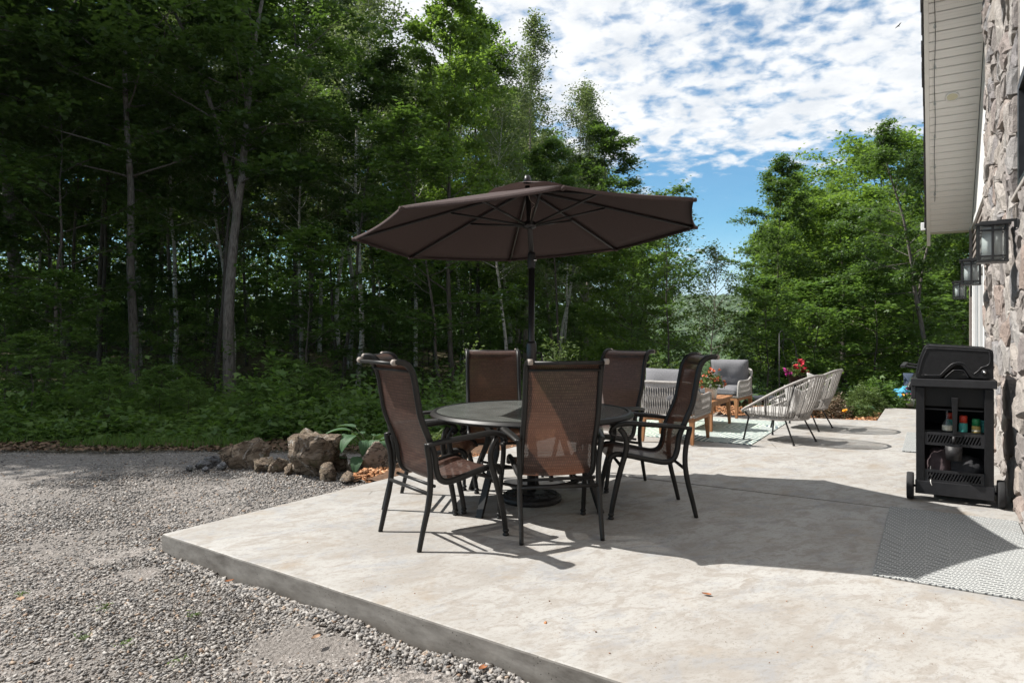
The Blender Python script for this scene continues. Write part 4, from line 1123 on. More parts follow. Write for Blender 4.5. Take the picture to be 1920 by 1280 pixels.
def make_armchair(label):
    t = thing('rope_armchair', label, 'armchair', (0, 0, 0), 0, 'rope armchairs with grey cushions')
    W, D = 0.315, 0.345
    for x in (-1, 1):
        for y in (-1, 1):
            a = Vector((x * (W - 0.03), y * (D - 0.03), 0.27)); b = Vector((x * (W - 0.022), y * (D - 0.01), 0.0)); mb = MB(); vs = []
            for p, h in ((b, 0.017), (a, 0.029)):
                for dx, dy in ((-1, -1), (1, -1), (1, 1), (-1, 1)): vs.append(p + Vector((dx * h, dy * h, 0)))
            mb.add(vs, [(3, 2, 1, 0), (4, 5, 6, 7)] + [(k, (k + 1) % 4, 4 + (k + 1) % 4, 4 + k) for k in range(4)]); mb.build('leg', M['teak'], t, bevel=0.004)
    mb = MB()
    for y in (-1, 1): mb.box((0, y * (D - 0.02), 0.285), (2 * W - 0.02, 0.036, 0.055))
    for x in (-1, 1): mb.box((x * (W - 0.02), 0, 0.283), (0.036, 2 * D - 0.08, 0.05))
    mb.build('seat_frame', M['teak'], t, bevel=0.004)
    half = [(W, D - 0.01, 0.315), (W + 0.005, D - 0.005, 0.42), (W + 0.01, D - 0.02, 0.52), (W + 0.01, D - 0.07, 0.545), (W + 0.012, 0.10, 0.54), (W + 0.012, -0.10, 0.545), (W + 0.01, -0.24, 0.60), (W - 0.01, -0.325, 0.675), (W - 0.08, -D - 0.015, 0.70), (0, -D - 0.02, 0.70)]
    path = smooth_path([Vector(p) for p in half] + [Vector((-p[0], p[1], p[2])) for p in half[-2::-1]], 6)
    MB().tube(path, 0.017, 8).build('rim', M['rope'], t, True)
    low = [(W, D - .01, .315), (W, -D + .03, .315), (W - .04, -D, .315), (-W + .04, -D, .315), (-W, -D + .03, .315), (-W, D - .01, .315)]
    MB().tube([Vector(p) for p in low], 0.016, 8).tube([(-W, D - .01, .315), (W, D - .01, .315)], 0.016, 8).build('lower_rim', M['rope'], t, True)
    # cords from lower rim to rim
    lowp = []
    for i in range(len(low) - 1):
        a, b = Vector(low[i]), Vector(low[i + 1]); m = max(2, int((b - a).length / 0.02))
        lowp += [a.lerp(b, k / m) for k in range(m)]
    lowp.append(Vector(low[-1]))
    def cum(P):
        L = [0.0]
        for i in range(1, len(P)): L.append(L[-1] + (P[i] - P[i - 1]).length)
        return [x / L[-1] for x in L]
    def at(P, L, s):
        s = min(1, max(0, s))
        for i in range(1, len(P)):
            if L[i] >= s: 
                q = (s - L[i - 1]) / max(1e-9, L[i] - L[i - 1]); return P[i - 1].lerp(P[i], q)
        return P[-1]
    up = path[8:-8]; Lu, Ll = cum(up), cum(lowp); N = 74; mb = MB()
    for k in range(N):
        s = (k + 0.5) / N
        for ds in (-0.018, 0.018):
            a, b = at(lowp, Ll, s), at(up, Lu, s + ds); mid = (a + b) / 2 + Vector((0, 0, 0))
            mb.tube([a, mid, b], 0.0042, 4, cap=False)
    tag(mb.build('rope_weave', M['rope'], t, True), kind='stuff')
    c = MB(); pillow(c, (0, 0.02, 0.385), (0.60, 0.63, 0.15), seed=1); weld(c.build('seat_cushion', M['cushion'], t))
    c = MB(); Mx = Matrix.Rotation(R(-76), 3, 'X'); pillow(c, (0, -0.245, 0.635), (0.59, 0.44, 0.17), Matrix.Rotation(R(76), 3, 'X'), seed=4, puff=0.62, wr=0.010); weld(c.build('back_cushion', M['cushion'], t))
    return t
a1 = make_armchair('grey rope armchair seen from behind, next to the dark dining chair')
a1.location = (1.95, 8.13, 0.009); a1.rotation_euler = (0, 0, rot_to(0.51, 0.86))
dup(a1, (3.30, 10.58, 0), rot_to(-0.60, -0.80), 'grey rope armchair facing us, behind the wooden coffee table')

# ================================================================== COFFEE TABLE AND ITS FLOWER POT
ct = thing('coffee_table', 'low slatted wooden coffee table on the palm leaf rug', 'table', (2.565, 9.275, 0.009), RZ)
for k in range(6): MB().box((-0.255 + k * 0.102, 0, 0.378), (0.094, 1.02, 0.024)).build('slat', M['teak'], ct, bevel=0.004)
mb = MB()
for y in (-1, 1): mb.box((0, y * 0.42, 0.338), (0.56, 0.03, 0.055))
for x in (-1, 1): mb.box((x * 0.262, 0, 0.336), (0.028, 0.80, 0.05))
mb.build('apron', M['teak'], ct, bevel=0.003)
for x in (-1, 1):
    for y in (-1, 1):
        mb = MB(); vs = []
        for p, h in ((Vector((x * 0.268, y * 0.465, 0)), 0.017), (Vector((x * 0.252, y * 0.425, 0.364)), 0.029)):
            for dx, dy in ((-1, -1), (1, -1), (1, 1), (-1, 1)): vs.append(p + Vector((dx * h, dy * h, 0)))
        mb.add(vs, [(3, 2, 1, 0), (4, 5, 6, 7)] + [(k, (k + 1) % 4, 4 + (k + 1) % 4, 4 + k) for k in range(4)]); mb.build('leg', M['teak'], ct, bevel=0.004)

# ------------------------------------------------------------------ leaves and flowers
TPL_MAPLE = (np.array([(0, 0, 0), (.48, .30, -.05), (.20, .46, .04), (0, 1, -.10), (-.20, .46, .04), (-.48, .30, -.05)], np.float32), np.array([(0, 1, 2), (0, 2, 3), (0, 3, 4), (0, 4, 5)], np.int32))
TPL_OVAL = (np.array([(0, 0, 0), (.30, .45, .06), (0, 1, 0), (-.30, .45, .06)], np.float32), np.array([(0, 1, 2), (0, 2, 3)], np.int32))
TPL_SLIM = (np.array([(0, 0, 0), (.13, .4, .04), (0, 1, -.08), (-.13, .4, .04)], np.float32), np.array([(0, 1, 2), (0, 2, 3)], np.int32))
TPL_PETAL = (np.array([(0, 0, 0), (.5, .2, .15), (.2, .9, .2), (-.2, .9, .2), (-.5, .2, .15)], np.float32), np.array([(0, 1, 2), (0, 2, 3), (0, 3, 4)], np.int32))
def leaf_cloud(rg, pts, size, tpl, tilt=0.5, up=None):
    pts = np.asarray(pts, np.float32); N = len(pts); B, T = tpl
    sz = (size[0] + (size[1] - size[0]) * rg.random(N)).astype(np.float32)
    a = rg.uniform(0, 2 * np.pi, N); az = rg.uniform(0, 2 * np.pi, N); ti = rg.normal(0, tilt, N)
    nx, ny, nz = np.sin(ti) * np.cos(az), np.sin(ti) * np.sin(az), np.cos(ti)
    n_ = np.stack([nx, ny, nz], 1)
    if up is not None: n_ = n_ + up; n_ /= np.linalg.norm(n_, axis=1, keepdims=True)
    ref = np.stack([np.cos(a), np.sin(a), np.zeros(N)], 1)
    ydir = ref - n_ * np.sum(ref * n_, 1, keepdims=True); ydir /= np.linalg.norm(ydir, axis=1, keepdims=True) + 1e-9
    xdir = np.cross(ydir, n_)
    V = (B[None, :, 0, None] * xdir[:, None] + (B[None, :, 1, None] - 0.4) * ydir[:, None] + B[None, :, 2, None] * n_[:, None]) * sz[:, None, None] + pts[:, None]
    F = T[None] + (np.arange(N, dtype=np.int32) * len(B))[:, None, None]
    return V.reshape(-1, 3), F.reshape(-1, 3)
def cloud_obj(name, rg, pts, size, tpl, m, parent=None, tilt=0.5, kind=None, loc=None):
    V, F = leaf_cloud(rg, pts, size, tpl, tilt)
    o = link_mesh(name, np_mesh(name, V, F, m), parent, loc)
    if kind: o['kind'] = kind
    return o
def dome(rg, n, rx, ry, h, shell=0.55, lump=0.25):
    d = rg.normal(size=(n, 3)); d[:, 2] = np.abs(d[:, 2]); d /= np.linalg.norm(d, axis=1, keepdims=True)
    r = shell + (1 - shell) * rg.random(n) ** 0.6
    r *= 1 + lump * np.sin(d[:, 0] * 7 + 1) * np.cos(d[:, 1] * 6 + d[:, 2] * 5)
    return np.stack([d[:, 0] * rx * r, d[:, 1] * ry * r, d[:, 2] * h * r], 1)
def blossoms(name, rg, centres, r, m, parent, petals=7):
    pts = np.repeat(np.asarray(centres, np.float32), petals, 0) + rg.normal(0, r * 0.35, (len(centres) * petals, 3))
    return cloud_obj(name, rg, pts, (r * 0.8, r * 1.3), TPL_PETAL, m, parent, 0.9)

rg = np.random.default_rng(7)
fp = thing('flower_pot', 'white pot of orange flowers standing on the coffee table', 'flower pot', (2.62, 8.98, 0.400))
MB().lathe([(0.0, 0.0), (0.062, 0.0), (0.082, 0.145), (0.088, 0.15), (0.088, 0.165), (0.076, 0.165), (0.072, 0.14), (0.0, 0.135)], 24).build('pot', M['pot_white'], fp, True)
p = dome(rg, 520, 0.16, 0.16, 0.20); p[:, 2] += 0.15; cloud_obj('foliage', rg, p, (0.03, 0.055), TPL_OVAL, M['leaf_shrub'], fp, 0.8, 'stuff')
bl = dome(rg, 26, 0.155, 0.155, 0.215, 0.9); bl[:, 2] += 0.16
for i in range(26): blossoms('blossom', rg, [bl[i]], 0.026, M['petal_orange'], fp, 8)

# ================================================================== WOVEN LOUNGE CHAIRS  (local: faces +Y)
def make_lounge(label):
    t = thing('woven_chair', label, 'chair', (0, 0, 0), 0, 'low woven rope chairs with pale cushions')
    rim = [(0.0, 0.375, 0.335), (0.20, 0.365, 0.335), (0.315, 0.30, 0.365), (0.375, 0.12, 0.455), (0.395, -0.08, 0.565), (0.37, -0.26, 0.665), (0.27, -0.40, 0.745), (0.12, -0.465, 0.785), (0.0, -0.475, 0.79)]
    full = [Vector(p) for p in rim] + [Vector((-p[0], p[1], p[2])) for p in rim[-2:0:-1]]
    path = smooth_path(full, 8, closed=True)
    MB().tube(path, 0.0155, 8, closed=True).build('rim', M['rope'], t, True)
    seat = [Vector((0.30 * math.sin(a), 0.02 + 0.325 * math.cos(a), 0.285 - 0.02 * math.cos(a) * 0)) for a in [2 * math.pi * k / 64 for k in range(64)]]
    MB().tube(seat, 0.014, 8, closed=True).build('seat_ring', M['rope'], t, True)
    n_ = len(path); mb = MB(); N = 96
    for k in range(N):
        s = k / N; a = path[int(s * n_) % n_]
        # match the seat ring by angle about the seat's middle
        ang_ = math.atan2(a.x, a.y - 0.02 + 0.05)
        b = Vector((0.30 * math.sin(ang_), 0.02 + 0.325 * math.cos(ang_), 0.285))
        if a.z < 0.345 and a.y > 0.3: continue
        out = Vector((a.x, a.y, 0)).normalized() * 0.025
        mb.tube([a, (a * 0.45 + b * 0.55) + out * 0.6 - Vector((0, 0, 0.018)), b], 0.0052, 4, cap=False)
    for k in range(24):
        x = -0.27 + 0.54 * k / 23; w = math.sqrt(max(0, 1 - (x / 0.30) ** 2)) * 0.325
        mb.tube([(x, 0.02 - w, 0.285), (x, 0.02, 0.272), (x, 0.02 + w, 0.285)], 0.0052, 4, cap=False)
    tag(mb.build('rope_weave', M['rope'], t, True), kind='stuff')
    for s in (-1, 1):
        MB().tube([(s * 0.315, 0.295, 0.012), (s * 0.275, 0.25, 0.28), (s * 0.30, 0.285, 0.345)], 0.0105, 8).build('leg', M['black'], t, True)
        MB().tube([(s * 0.245, -0.30, 0.012), (s * 0.20, -0.17, 0.275), (s * 0.305, -0.345, 0.70)], 0.0105, 8).build('leg', M['black'], t, True)
        MB().tube([(s * 0.29, 0.03, 0.29), (s * 0.385, -0.05, 0.54)], 0.0085, 8).build('support', M['black'], t, True)
        for y, x in ((0.295, 0.315), (-0.30, 0.245)): MB().lathe([(0.014, 0), (0.014, 0.018), (0.011, 0.02)], 10, (s * x, y, 0)).build('foot', M['black'], t)
    c = MB(); pillow(c, (0, 0.07, 0.335), (0.52, 0.56, 0.10), seed=6); weld(c.build('seat_cushion', M['cushion_light'], t))
    return t
w1 = make_lounge('nearer low woven rope chair, seen from its side at the edge of the palm rug')
w1.location = (3.19, 8.10, 0.0); w1.rotation_euler = (0, 0, rot_to(-0.62, 0.785))
dup(w1, (3.90, 9.17, 0.0), rot_to(-0.72, 0.69), 'farther low woven rope chair, half hidden by the nearer one')
def throw(x, y, z, f, label, rx=62, sz=0.36):
    c = MB(); pillow(c, (0, 0, 0), (sz, sz, 0.12), seed=9, puff=0.75)
    o = weld(c.build('throw_pillow', M['cushion_light'], None)); o.location = (x, y, z); o.rotation_euler = (R(rx), R(12), rot_to(*f)); tag(o, label, 'pillow', 'pale pillows on the woven chairs')
throw(3.19 + 0.14, 8.10 - 0.14, 0.475, (-0.62, 0.785), 'pale pillow leaning in the nearer woven chair')
throw(3.90 + 0.16, 9.17 - 0.13, 0.55, (-0.72, 0.69), 'pale pillow leaning in the farther woven chair', 60, 0.38)

# ================================================================== GRILL  (local x = v, y = u from the end that faces the camera)
GU = 6.10
gr = thing('barbecue_grill', 'black gas grill on a wheeled open cart beside the stone wall', 'grill', H(0.125, GU, 0), RZ)
def gbox(name, c, s, m='grill', bevel=0.004, par=None): return MB().box(c, s).build(name, M[m], par or gr, bevel=bevel)
DEP = 0.74
for x in (-0.217, 0.217): gbox('post', (x, 0.025, 0.50), (0.058, 0.05, 0.74))
for x in (-0.217, 0.217): gbox('post', (x, DEP - 0.025, 0.50), (0.058, 0.05, 0.74))
gbox('back_panel', (0.0, DEP - 0.06, 0.50), (0.38, 0.012, 0.70), 'grill_dark', 0.001)
for x in (-0.243, 0.243): gbox('side_panel', (x, DEP / 2, 0.47), (0.006, DEP - 0.11, 0.66), 'grill_dark', 0.001)
gbox('base_rail', (0, 0.02, 0.105), (0.502, 0.045, 0.10), 'grill_grey'); gbox('bottom_shelf', (0, DEP / 2, 0.155), (0.39, DEP - 0.14, 0.014), 'grill_dark', 0.001)
gbox('middle_shelf', (0, DEP / 2, 0.528), (0.39, DEP - 0.14, 0.012), 'grill_dark', 0.001)
def slotted(z0, z1, gaps):                       # louvred strip across the shelf front
    mb = MB(); mb.box((0, 0.012, z0 + 0.010), (0.376, 0.012, 0.020)); mb.box((0, 0.012, z1 - 0.010), (0.376, 0.012, 0.020))
    mb.box((-0.177, 0.012, (z0 + z1) / 2), (0.022, 0.012, z1 - z0 - 0.04)); mb.box((0.177, 0.012, (z0 + z1) / 2), (0.022, 0.012, z1 - z0 - 0.04))
    o = mb.build('louvre_strip', M['grill_grey'], gr)
    n_ = 17
    for k in range(n_):
        x = -0.160 + 0.32 * k / (n_ - 1)
        if gaps and 0.44 < (k / n_) < 0.64: 
            pass
        MB().bar((x - 0.013, 0.012, z0 + 0.018), (x + 0.013, 0.012, z1 - 0.018), 0.008, 0.010, up=(0, 1, 0)).build('slat', M['grill_grey'], o)
slotted(0.432, 0.530, True); slotted(0.150, 0.245, False)
gbox('tray_front', (0.0, 0.06, 0.742), (0.376, 0.012, 0.020), 'grill_grey'); gbox('tray_front', (0.0, 0.06, 0.700), (0.376, 0.010, 0.012), 'grill_grey')
gbox('ledge', (-0.008, DEP / 2 - 0.01, 0.905), (0.545, DEP + 0.03, 0.062), 'grill_grey', 0.006)
gbox('control_panel', (-0.262, DEP / 2, 0.84), (0.035, DEP, 0.135), 'grill_grey', 0.008)
for k in range(3):
    kb = MB().lathe([(0.0, 0.03), (0.022, 0.028), (0.026, 0.0)], 14).build('knob', M['black'], gr, True); kb.location = (-0.281, 0.17 + 0.2 * k, 0.85); kb.rotation_euler = (0, R(-90), 0)
gbox('burner_box', (0.0, DEP / 2, 0.80), (0.40, DEP - 0.08, 0.15), 'grill_dark')
gbox('firebox', (0.0, DEP / 2 + 0.02, 1.01), (0.40, DEP - 0.12, 0.20), 'grill_dark')
# lid: cast end cap with an arched notch, rolled steel hood between the caps
outer = [(-0.245, 0.940), (-0.247, 0.99), (-0.228, 1.085), (-0.200, 1.165), (-0.185, 1.184), (-0.160, 1.190), (0.05, 1.180), (0.215, 1.168), (0.238, 1.155), (0.243, 1.13), (0.243, 0.955), (0.238, 0.945), (0.115, 0.945), (0.098, 0.960), (0.055, 1.030), (0.035, 1.042), (0.010, 1.040), (-0.010, 1.025), (-0.075, 0.955), (-0.09, 0.940)]
lid = MB(); lid.prism(outer, -0.006, 0.034, lambda p, d: (p[0], d, p[1])); lido = lid.build('lid', M['grill'], gr, bevel=0.006)
lid = MB(); lid.prism(outer, DEP - 0.034, DEP, lambda p, d: (p[0], d, p[1])); lid.build('end_cap', M['grill'], lido, bevel=0.006)
hood = [(-0.238, 0.942), (-0.238, 0.99), (-0.220, 1.08), (-0.193, 1.158), (-0.158, 1.182), (0.05, 1.172), (0.212, 1.160), (0.235, 1.13), (0.235, 0.955)]
mb = MB(); vs = [(p[0], d, p[1]) for d in (0.034, DEP - 0.034) for p in hood]; k_ = len(hood)
mb.add(vs, [(i, i + 1, k_ + i + 1, k_ + i) for i in range(k_ - 1)]); mb.build('hood', M['grill'], lido, True)
trim = smooth_path([(-0.222, -0.008, 0.965), (-0.222, -0.008, 1.0), (-0.205, -0.008, 1.08), (-0.178, -0.008, 1.150), (-0.160, -0.008, 1.166), (0.05, -0.008, 1.158), (0.195, -0.008, 1.150), (0.218, -0.008, 1.138), (0.220, -0.008, 1.07), (0.205, -0.008, 1.045), (0.170, -0.008, 1.030), (0.150, -0.008, 1.005), (0.130, -0.008, 0.985), (0.115, -0.008, 0.985), (0.072, -0.008, 1.045), (0.045, -0.008, 1.062), (0.010, -0.008, 1.060), (-0.025, -0.008, 1.040), (-0.085, -0.008, 0.970), (-0.10, -0.008, 0.965)], 4, closed=True)
MB().tube(trim, 0.0045, 6, closed=True).build('raised_border', M['grill_grey'], lido, True)
inner = smooth_path([(-0.062, -0.006, 0.942), (-0.010, -0.006, 0.998), (0.012, -0.006, 1.006), (0.055, -0.006, 1.004), (0.068, -0.006, 0.992), (0.09, -0.006, 0.95)], 4)
MB().tube(inner, 0.004, 6).build('notch_trim', M['grill_grey'], lido, True)
MB().prism([(-0.06, 0.94), (-0.01, 0.995), (0.06, 1.0), (0.09, 0.945)], 0.0, 0.03, lambda p, d: (p[0], d + 0.01, p[1])).build('firebox_end', M['grill_dark'], gr)
pv = MB().lathe([(0.0, 0.008), (0.018, 0.008), (0.022, 0.0)], 16).build('pivot_boss', M['grill_grey'], lido, True); pv.location = (0.188, -0.006, 0.995); pv.rotation_euler = (R(90), 0, 0)
sc = MB().lathe([(0.0, 0.014), (0.009, 0.012), (0.010, 0.0)], 10).build('pivot_bolt', M['chrome'], lido, True); sc.location = (0.188, -0.012, 0.995); sc.rotation_euler = (R(90), 0, 0)
mb = MB(); mb.bar((-0.24, 0.12, 1.012), (-0.33, 0.12, 1.022), 0.03, 0.014); mb.bar((-0.24, DEP - 0.12, 1.012), (-0.33, DEP - 0.12, 1.022), 0.03, 0.014); mb.bar((-0.335, 0.05, 1.022), (-0.335, DEP - 0.05, 1.022), 0.034, 0.02)
mb.build('lid_handle', M['grill_grey'], gr, bevel=0.004)
# grease chute and cup
mb = MB(); mb.prism([(-0.022, 0.80), (0.022, 0.80), (0.018, 0.70), (0.012, 0.52), (-0.012, 0.52), (-0.018, 0.70)], -0.012, 0.004, lambda p, d: (p[0] + 0.005, d, p[1])); mb.box((0.005, -0.006, 0.512), (0.075, 0.03, 0.008)); mb.build('grease_chute', M['grill'], gr, bevel=0.003)
mb = MB().tube([(0.0, -0.02, 0.51), (-0.004, -0.02, 0.452)], 0.012, 8).lathe([(0.050, 0.335), (0.056, 0.44), (0.053, 0.44), (0.048, 0.345)], 20, (-0.002, -0.02, 0)); mb.build('grease_cup', M['resin'], gr, True)
for x in (-0.285, 0.292):
    wq = MB().lathe([(0.050, -0.022), (0.098, -0.024), (0.102, -0.014), (0.102, 0.014), (0.098, 0.024), (0.050, 0.022)], 28).build('wheel', M['tyre'], gr, True); wq.location = (x, 0.05, 0.102); wq.rotation_euler = (0, R(90), 0)
    hb = MB().lathe([(0.0, -0.02), (0.052, -0.016), (0.052, 0.016), (0.0, 0.02)], 20).build('hub', M['grill_grey'], wq, True)
MB().tube([(-0.285, 0.05, 0.102), (0.292, 0.05, 0.102)], 0.010, 8).build('axle', M['grill_grey'], gr, True)
gbox('caster_box', (-0.10, 0.30, 0.055), (0.06, 0.10, 0.11), 'grill_dark')
gbox('foot_rail', (0.0, DEP - 0.05, 0.07), (0.46, 0.05, 0.14), 'grill')

def can(label, v, du, r, h, body, cap, caph, label_m=None, name='spray_can'):
    t = thing(name, label, 'spray can', H(v, GU + du, 0.534), 0)
    MB().lathe([(0.0, 0), (r * 0.94, 0), (r, 0.006), (r, h - caph - 0.012), (r * 0.9, h - caph)], 20).build('body', M[body], t, True)
    MB().lathe([(r * 0.93, h - caph), (r * 0.93, h - 0.01), (r * 0.8, h), (0.0, h)], 20).build('cap', M[cap], t, True)
    if label_m: MB().lathe([(r + 0.0006, 0.012), (r + 0.0006, h - caph - 0.03)], 20, cap=False).build('label_band', M[label_m], t, True)
can('red capped teal spray can in the middle of the grill shelf', 0.186, 0.10, 0.028, 0.125, 'teal', 'red', 0.055)
can('red capped spray can half hidden behind the grease chute', 0.103, 0.22, 0.027, 0.13, 'teal', 'red', 0.05)
can('green capped spray can with pale and gold label on the grill shelf', 0.266, 0.10, 0.029, 0.105, 'label_gold', 'green', 0.052, 'label_pale')
can('plain teal spray can against the right post of the grill', 0.312, 0.16, 0.024, 0.09, 'teal', 'teal', 0.02)
bt = thing('bottle', 'clear long necked bottle with a pale label on the grill shelf', 'bottle', H(0.082, GU + 0.10, 0.534))
MB().lathe([(0.0, 0), (0.033, 0), (0.034, 0.05), (0.030, 0.062), (0.012, 0.085), (0.009, 0.16), (0.011, 0.165), (0.0, 0.166)], 18).build('body', M['clear'], bt, True)
MB().lathe([(0.0348, 0.006), (0.0348, 0.044)], 18, cap=False).build('label_band', M['label_pale'], bt, True)
cv = thing('grill_cover', 'crumpled dark grill cover stuffed on the bottom shelf of the grill', 'cover', H(0.125, GU + 0.2, 0.165), RZ)
def lump(mb, c, s, seed, n=18, amp=0.28):
    c = Vector(c); start = len(mb.v)
    b = MB().ball((0, 0, 0), 1.0, n, n - 4)
    for p in b.v:
        q = Vector(p); k = 1 + amp * mnoise.fractal((q.x * 1.3 + seed, q.y * 1.3, q.z * 1.3), 0.7, 2.2, 4)
        fold = 1 + 0.06 * math.sin(q.x * 9 + 4 * mnoise.noise((q.x * 2, q.y * 2, seed))) * (1 - abs(q.z))
        mb.v.append((c.x + q.x * s[0] * k * fold, c.y + q.y * s[1] * k * fold, max(0.0, c.z + q.z * s[2] * k * fold)))
    mb.f.extend([tuple(i + start for i in f) for f in b.f]); return mb
lump(MB(), (0.055, 0.03, 0.08), (0.135, 0.17, 0.105), 2.0).build('cloth', M['cover_cloth'], cv, True)
lump(MB(), (-0.095, -0.02, 0.11), (0.095, 0.14, 0.115), 5.0).build('cloth_end', M['cover_plum'], cv, True)
MB().tube(smooth_path([(-0.150, -0.155, 0.10), (-0.152, -0.17, 0.05), (-0.145, -0.175, 0.02), (-0.150, -0.20, -0.01), (-0.142, -0.20, -0.04)], 5), 0.0035, 5).build('drawcord', M['offwhite'], cv, True)

# ================================================================== BOULDERS AND ROCKS
def rock_mesh(seed, s, cuts=20, rough=0.16, sub=4):
    rn = random.Random(seed); bm = bmesh.new(); bmesh.ops.create_icosphere(bm, subdivisions=sub, radius=1.0)
    planes = []
    for _ in range(cuts):
        d = Vector((rn.gauss(0, 1), rn.gauss(0, 1), rn.gauss(0, 0.8))).normalized(); planes.append((d, rn.uniform(0.46, 0.82)))
    for v in bm.verts:
        p = v.co.copy(); p *= 1 + 0.16 * mnoise.noise(p * 1.2 + Vector((seed, 0, 0)))
        for d, k in planes:
            x = p.dot(d) - k
            if x > 0: p -= d * x * 0.92
        nn = mnoise.fractal(p * 2.6 + Vector((0, seed, 0)), 0.75, 2.1, 6); rd = 1 - abs(mnoise.noise(p * 3.1 + Vector((seed, 3, 1))))
        p *= 1 + rough * nn + rough * 0.35 * (rd - 0.6)
        v.co = Vector((p.x * s[0], p.y * s[1], p.z * s[2]))
    me = bpy.data.meshes.new('rock'); bm.to_mesh(me); bm.free(); me.polygons.foreach_set('use_smooth', [True] * len(me.polygons)); return me
def place_rock(name, label, px, py, w0, h0, seed, m, dep=0.8, rough=0.16, rot=0.0, sub=4, group=None, sink=0.22, tiltv=(0, 0)):
    w, h = w0 * 1.12, h0 * 1.16
    Y = 1280 * (CAM_H + 0.145) / (py - 620); X = (px - 960) / 1280 * Y
    sw, sh = w / 1280 * Y, h / 1280 * Y
    me = rock_mesh(seed, (sw / 2 * 1.12, sw / 2 * dep, sh * 0.68), rough=rough, sub=sub); me.materials.append(M[m])
    o = link_mesh(name, me, None, (X, Y + sw * dep * 0.35, -0.145 + sh * (0.62 - sink))); o.rotation_euler = (R(tiltv[0]), R(tiltv[1]), R(rot))
    return tag(o, label, 'boulder' if name == 'boulder' else 'rock', group)
place_rock('boulder', 'broad mossy brown boulder at the left end of the rock row', 452, 880, 100, 52, 3, 'boulder_brown', 0.75, 0.22, 12, tiltv=(0, -14))
place_rock('boulder', 'largest jagged brown boulder with pale lichen streaks', 577, 897, 128, 86, 8, 'boulder_brown', 0.75, 0.30, -10, tiltv=(0, -12))
place_rock('boulder', 'pale tan boulder beside the hosta at the patio edge', 699, 896, 66, 66, 14, 'boulder_pale', 0.9, 0.12, 30, tiltv=(0, -10))
RK = [(488, 884, 48, 24, 'boulder_brown', 'small brown rock wedged between the two large boulders'), (520, 886, 36, 22, 'boulder_brown', 'small dark rock against the left foot of the largest boulder'),
      (542, 890, 30, 18, 'boulder_brown', 'low brown rock under the mulch left of the largest boulder'),
      (632, 886, 52, 28, 'boulder_pale', 'cream and brown rock right of the largest boulder'), (614, 904, 40, 28, 'boulder_brown', 'rusty dark rock at the right foot of the largest boulder'),
      (664, 890, 40, 24, 'boulder_pale', 'flat tan rock in front of the hosta'), (652, 906, 56, 18, 'boulder_brown', 'low flat rock lying at the patio edge'),
      (412, 881, 22, 12, 'boulder_grey', 'white topped small stone by the broad boulder'), (396, 874, 34, 18, 'boulder_grey', 'grey stone touching the broad boulder'),
      (375, 880, 34, 14, 'boulder_grey', 'long dark grey stone at the road edge'), (352, 884, 24, 10, 'boulder_grey', 'outermost small grey stone at the road edge'),
      (384, 884, 16, 9, 'boulder_grey', 'tiny grey stone between the road edge stones')]
for i, (px, py, w, h, m, lab) in enumerate(RK): place_rock('rock', lab, px, py, w, h, 40 + i, m, 0.7, 0.28, i * 47, 3, 'small rocks edging the flower bed')
for i, (v, u, s, lab) in enumerate([(-3.35, 10.95, 0.20, 'pale rock under the facing rope armchair'), (-2.95, 11.05, 0.15, 'tan rock behind the facing rope armchair legs'), (-3.7, 10.75, 0.18, 'brown rock beyond the coffee table legs')]):
    me = rock_mesh(70 + i, (s, s * 0.7, s * 0.6), sub=3); me.materials.append(M['boulder_pale']); o = link_mesh('rock', me, None, H(v, u, -0.06)); tag(o, lab, 'rock', 'rocks beyond the patio edge')

# ================================================================== BEDS OF BARK MULCH
def mulch_pts(n, f):
    rn = random.Random(3); out = []
    while len(out) < n:
        p = f(rn)
        if p: out.append(p)
    return out
def bedA(rn):
    u = rn.uniform(4.6, 10.6); v = patio_left(u) - rn.uniform(0.03, 1.15 if u > 5.6 else 0.45 + (u - 4.6) * 0.6)
    p = H(v, u); q = mnoise.noise((p.x * 1.5, p.y * 1.5, 0))
    return (p.x, p.y, -0.13 + 0.05 * q + 0.07 * min(1, (patio_left(u) - v) * 2) + rn.uniform(0, .015))
def bedB(rn):
    v = rn.uniform(-4.6, -0.76); u = far_u(v) + rn.uniform(0.02, 2.0); p = H(v, u)
    if u > 13.3 and v > -0.8: return None
    return (p.x, p.y, -0.09 + 0.05 * mnoise.noise((p.x * 2, p.y * 2, 0)) + rn.uniform(0, .015))
pm = mulch_pts(9000, bedA) + mulch_pts(9000, bedB)
tag(link_mesh('mulch', scatter_rocks('mulch', pm, np.random.default_rng(5).uniform(0.02, 0.055, len(pm)), M['mulch'], 6, 0.25)), kind='stuff')
mb = MB()
mb.grid(24, 8, lambda a, b: (lambda u, v: H(v, u, -0.10 + 0.05 * math.sin(b * 3.1) ))(4.6 + 6.2 * a, patio_left(4.6 + 6.2 * a) - 0.02 - b * (0.45 + 0.75 * sstep(4.6, 5.8, 4.6 + 6.2 * a))))
mb.grid(16, 10, lambda a, b: (lambda v: H(v, far_u(v) + 0.012 + 2.0 * b, -0.095 - 0.02 * b))(-4.6 + 3.85 * a))
tag(mb.build('flower_bed', simple('bed_soil', (0.10, 0.055, 0.03), 0.95, nscale=30, namt=0.6), None, True), kind='structure')

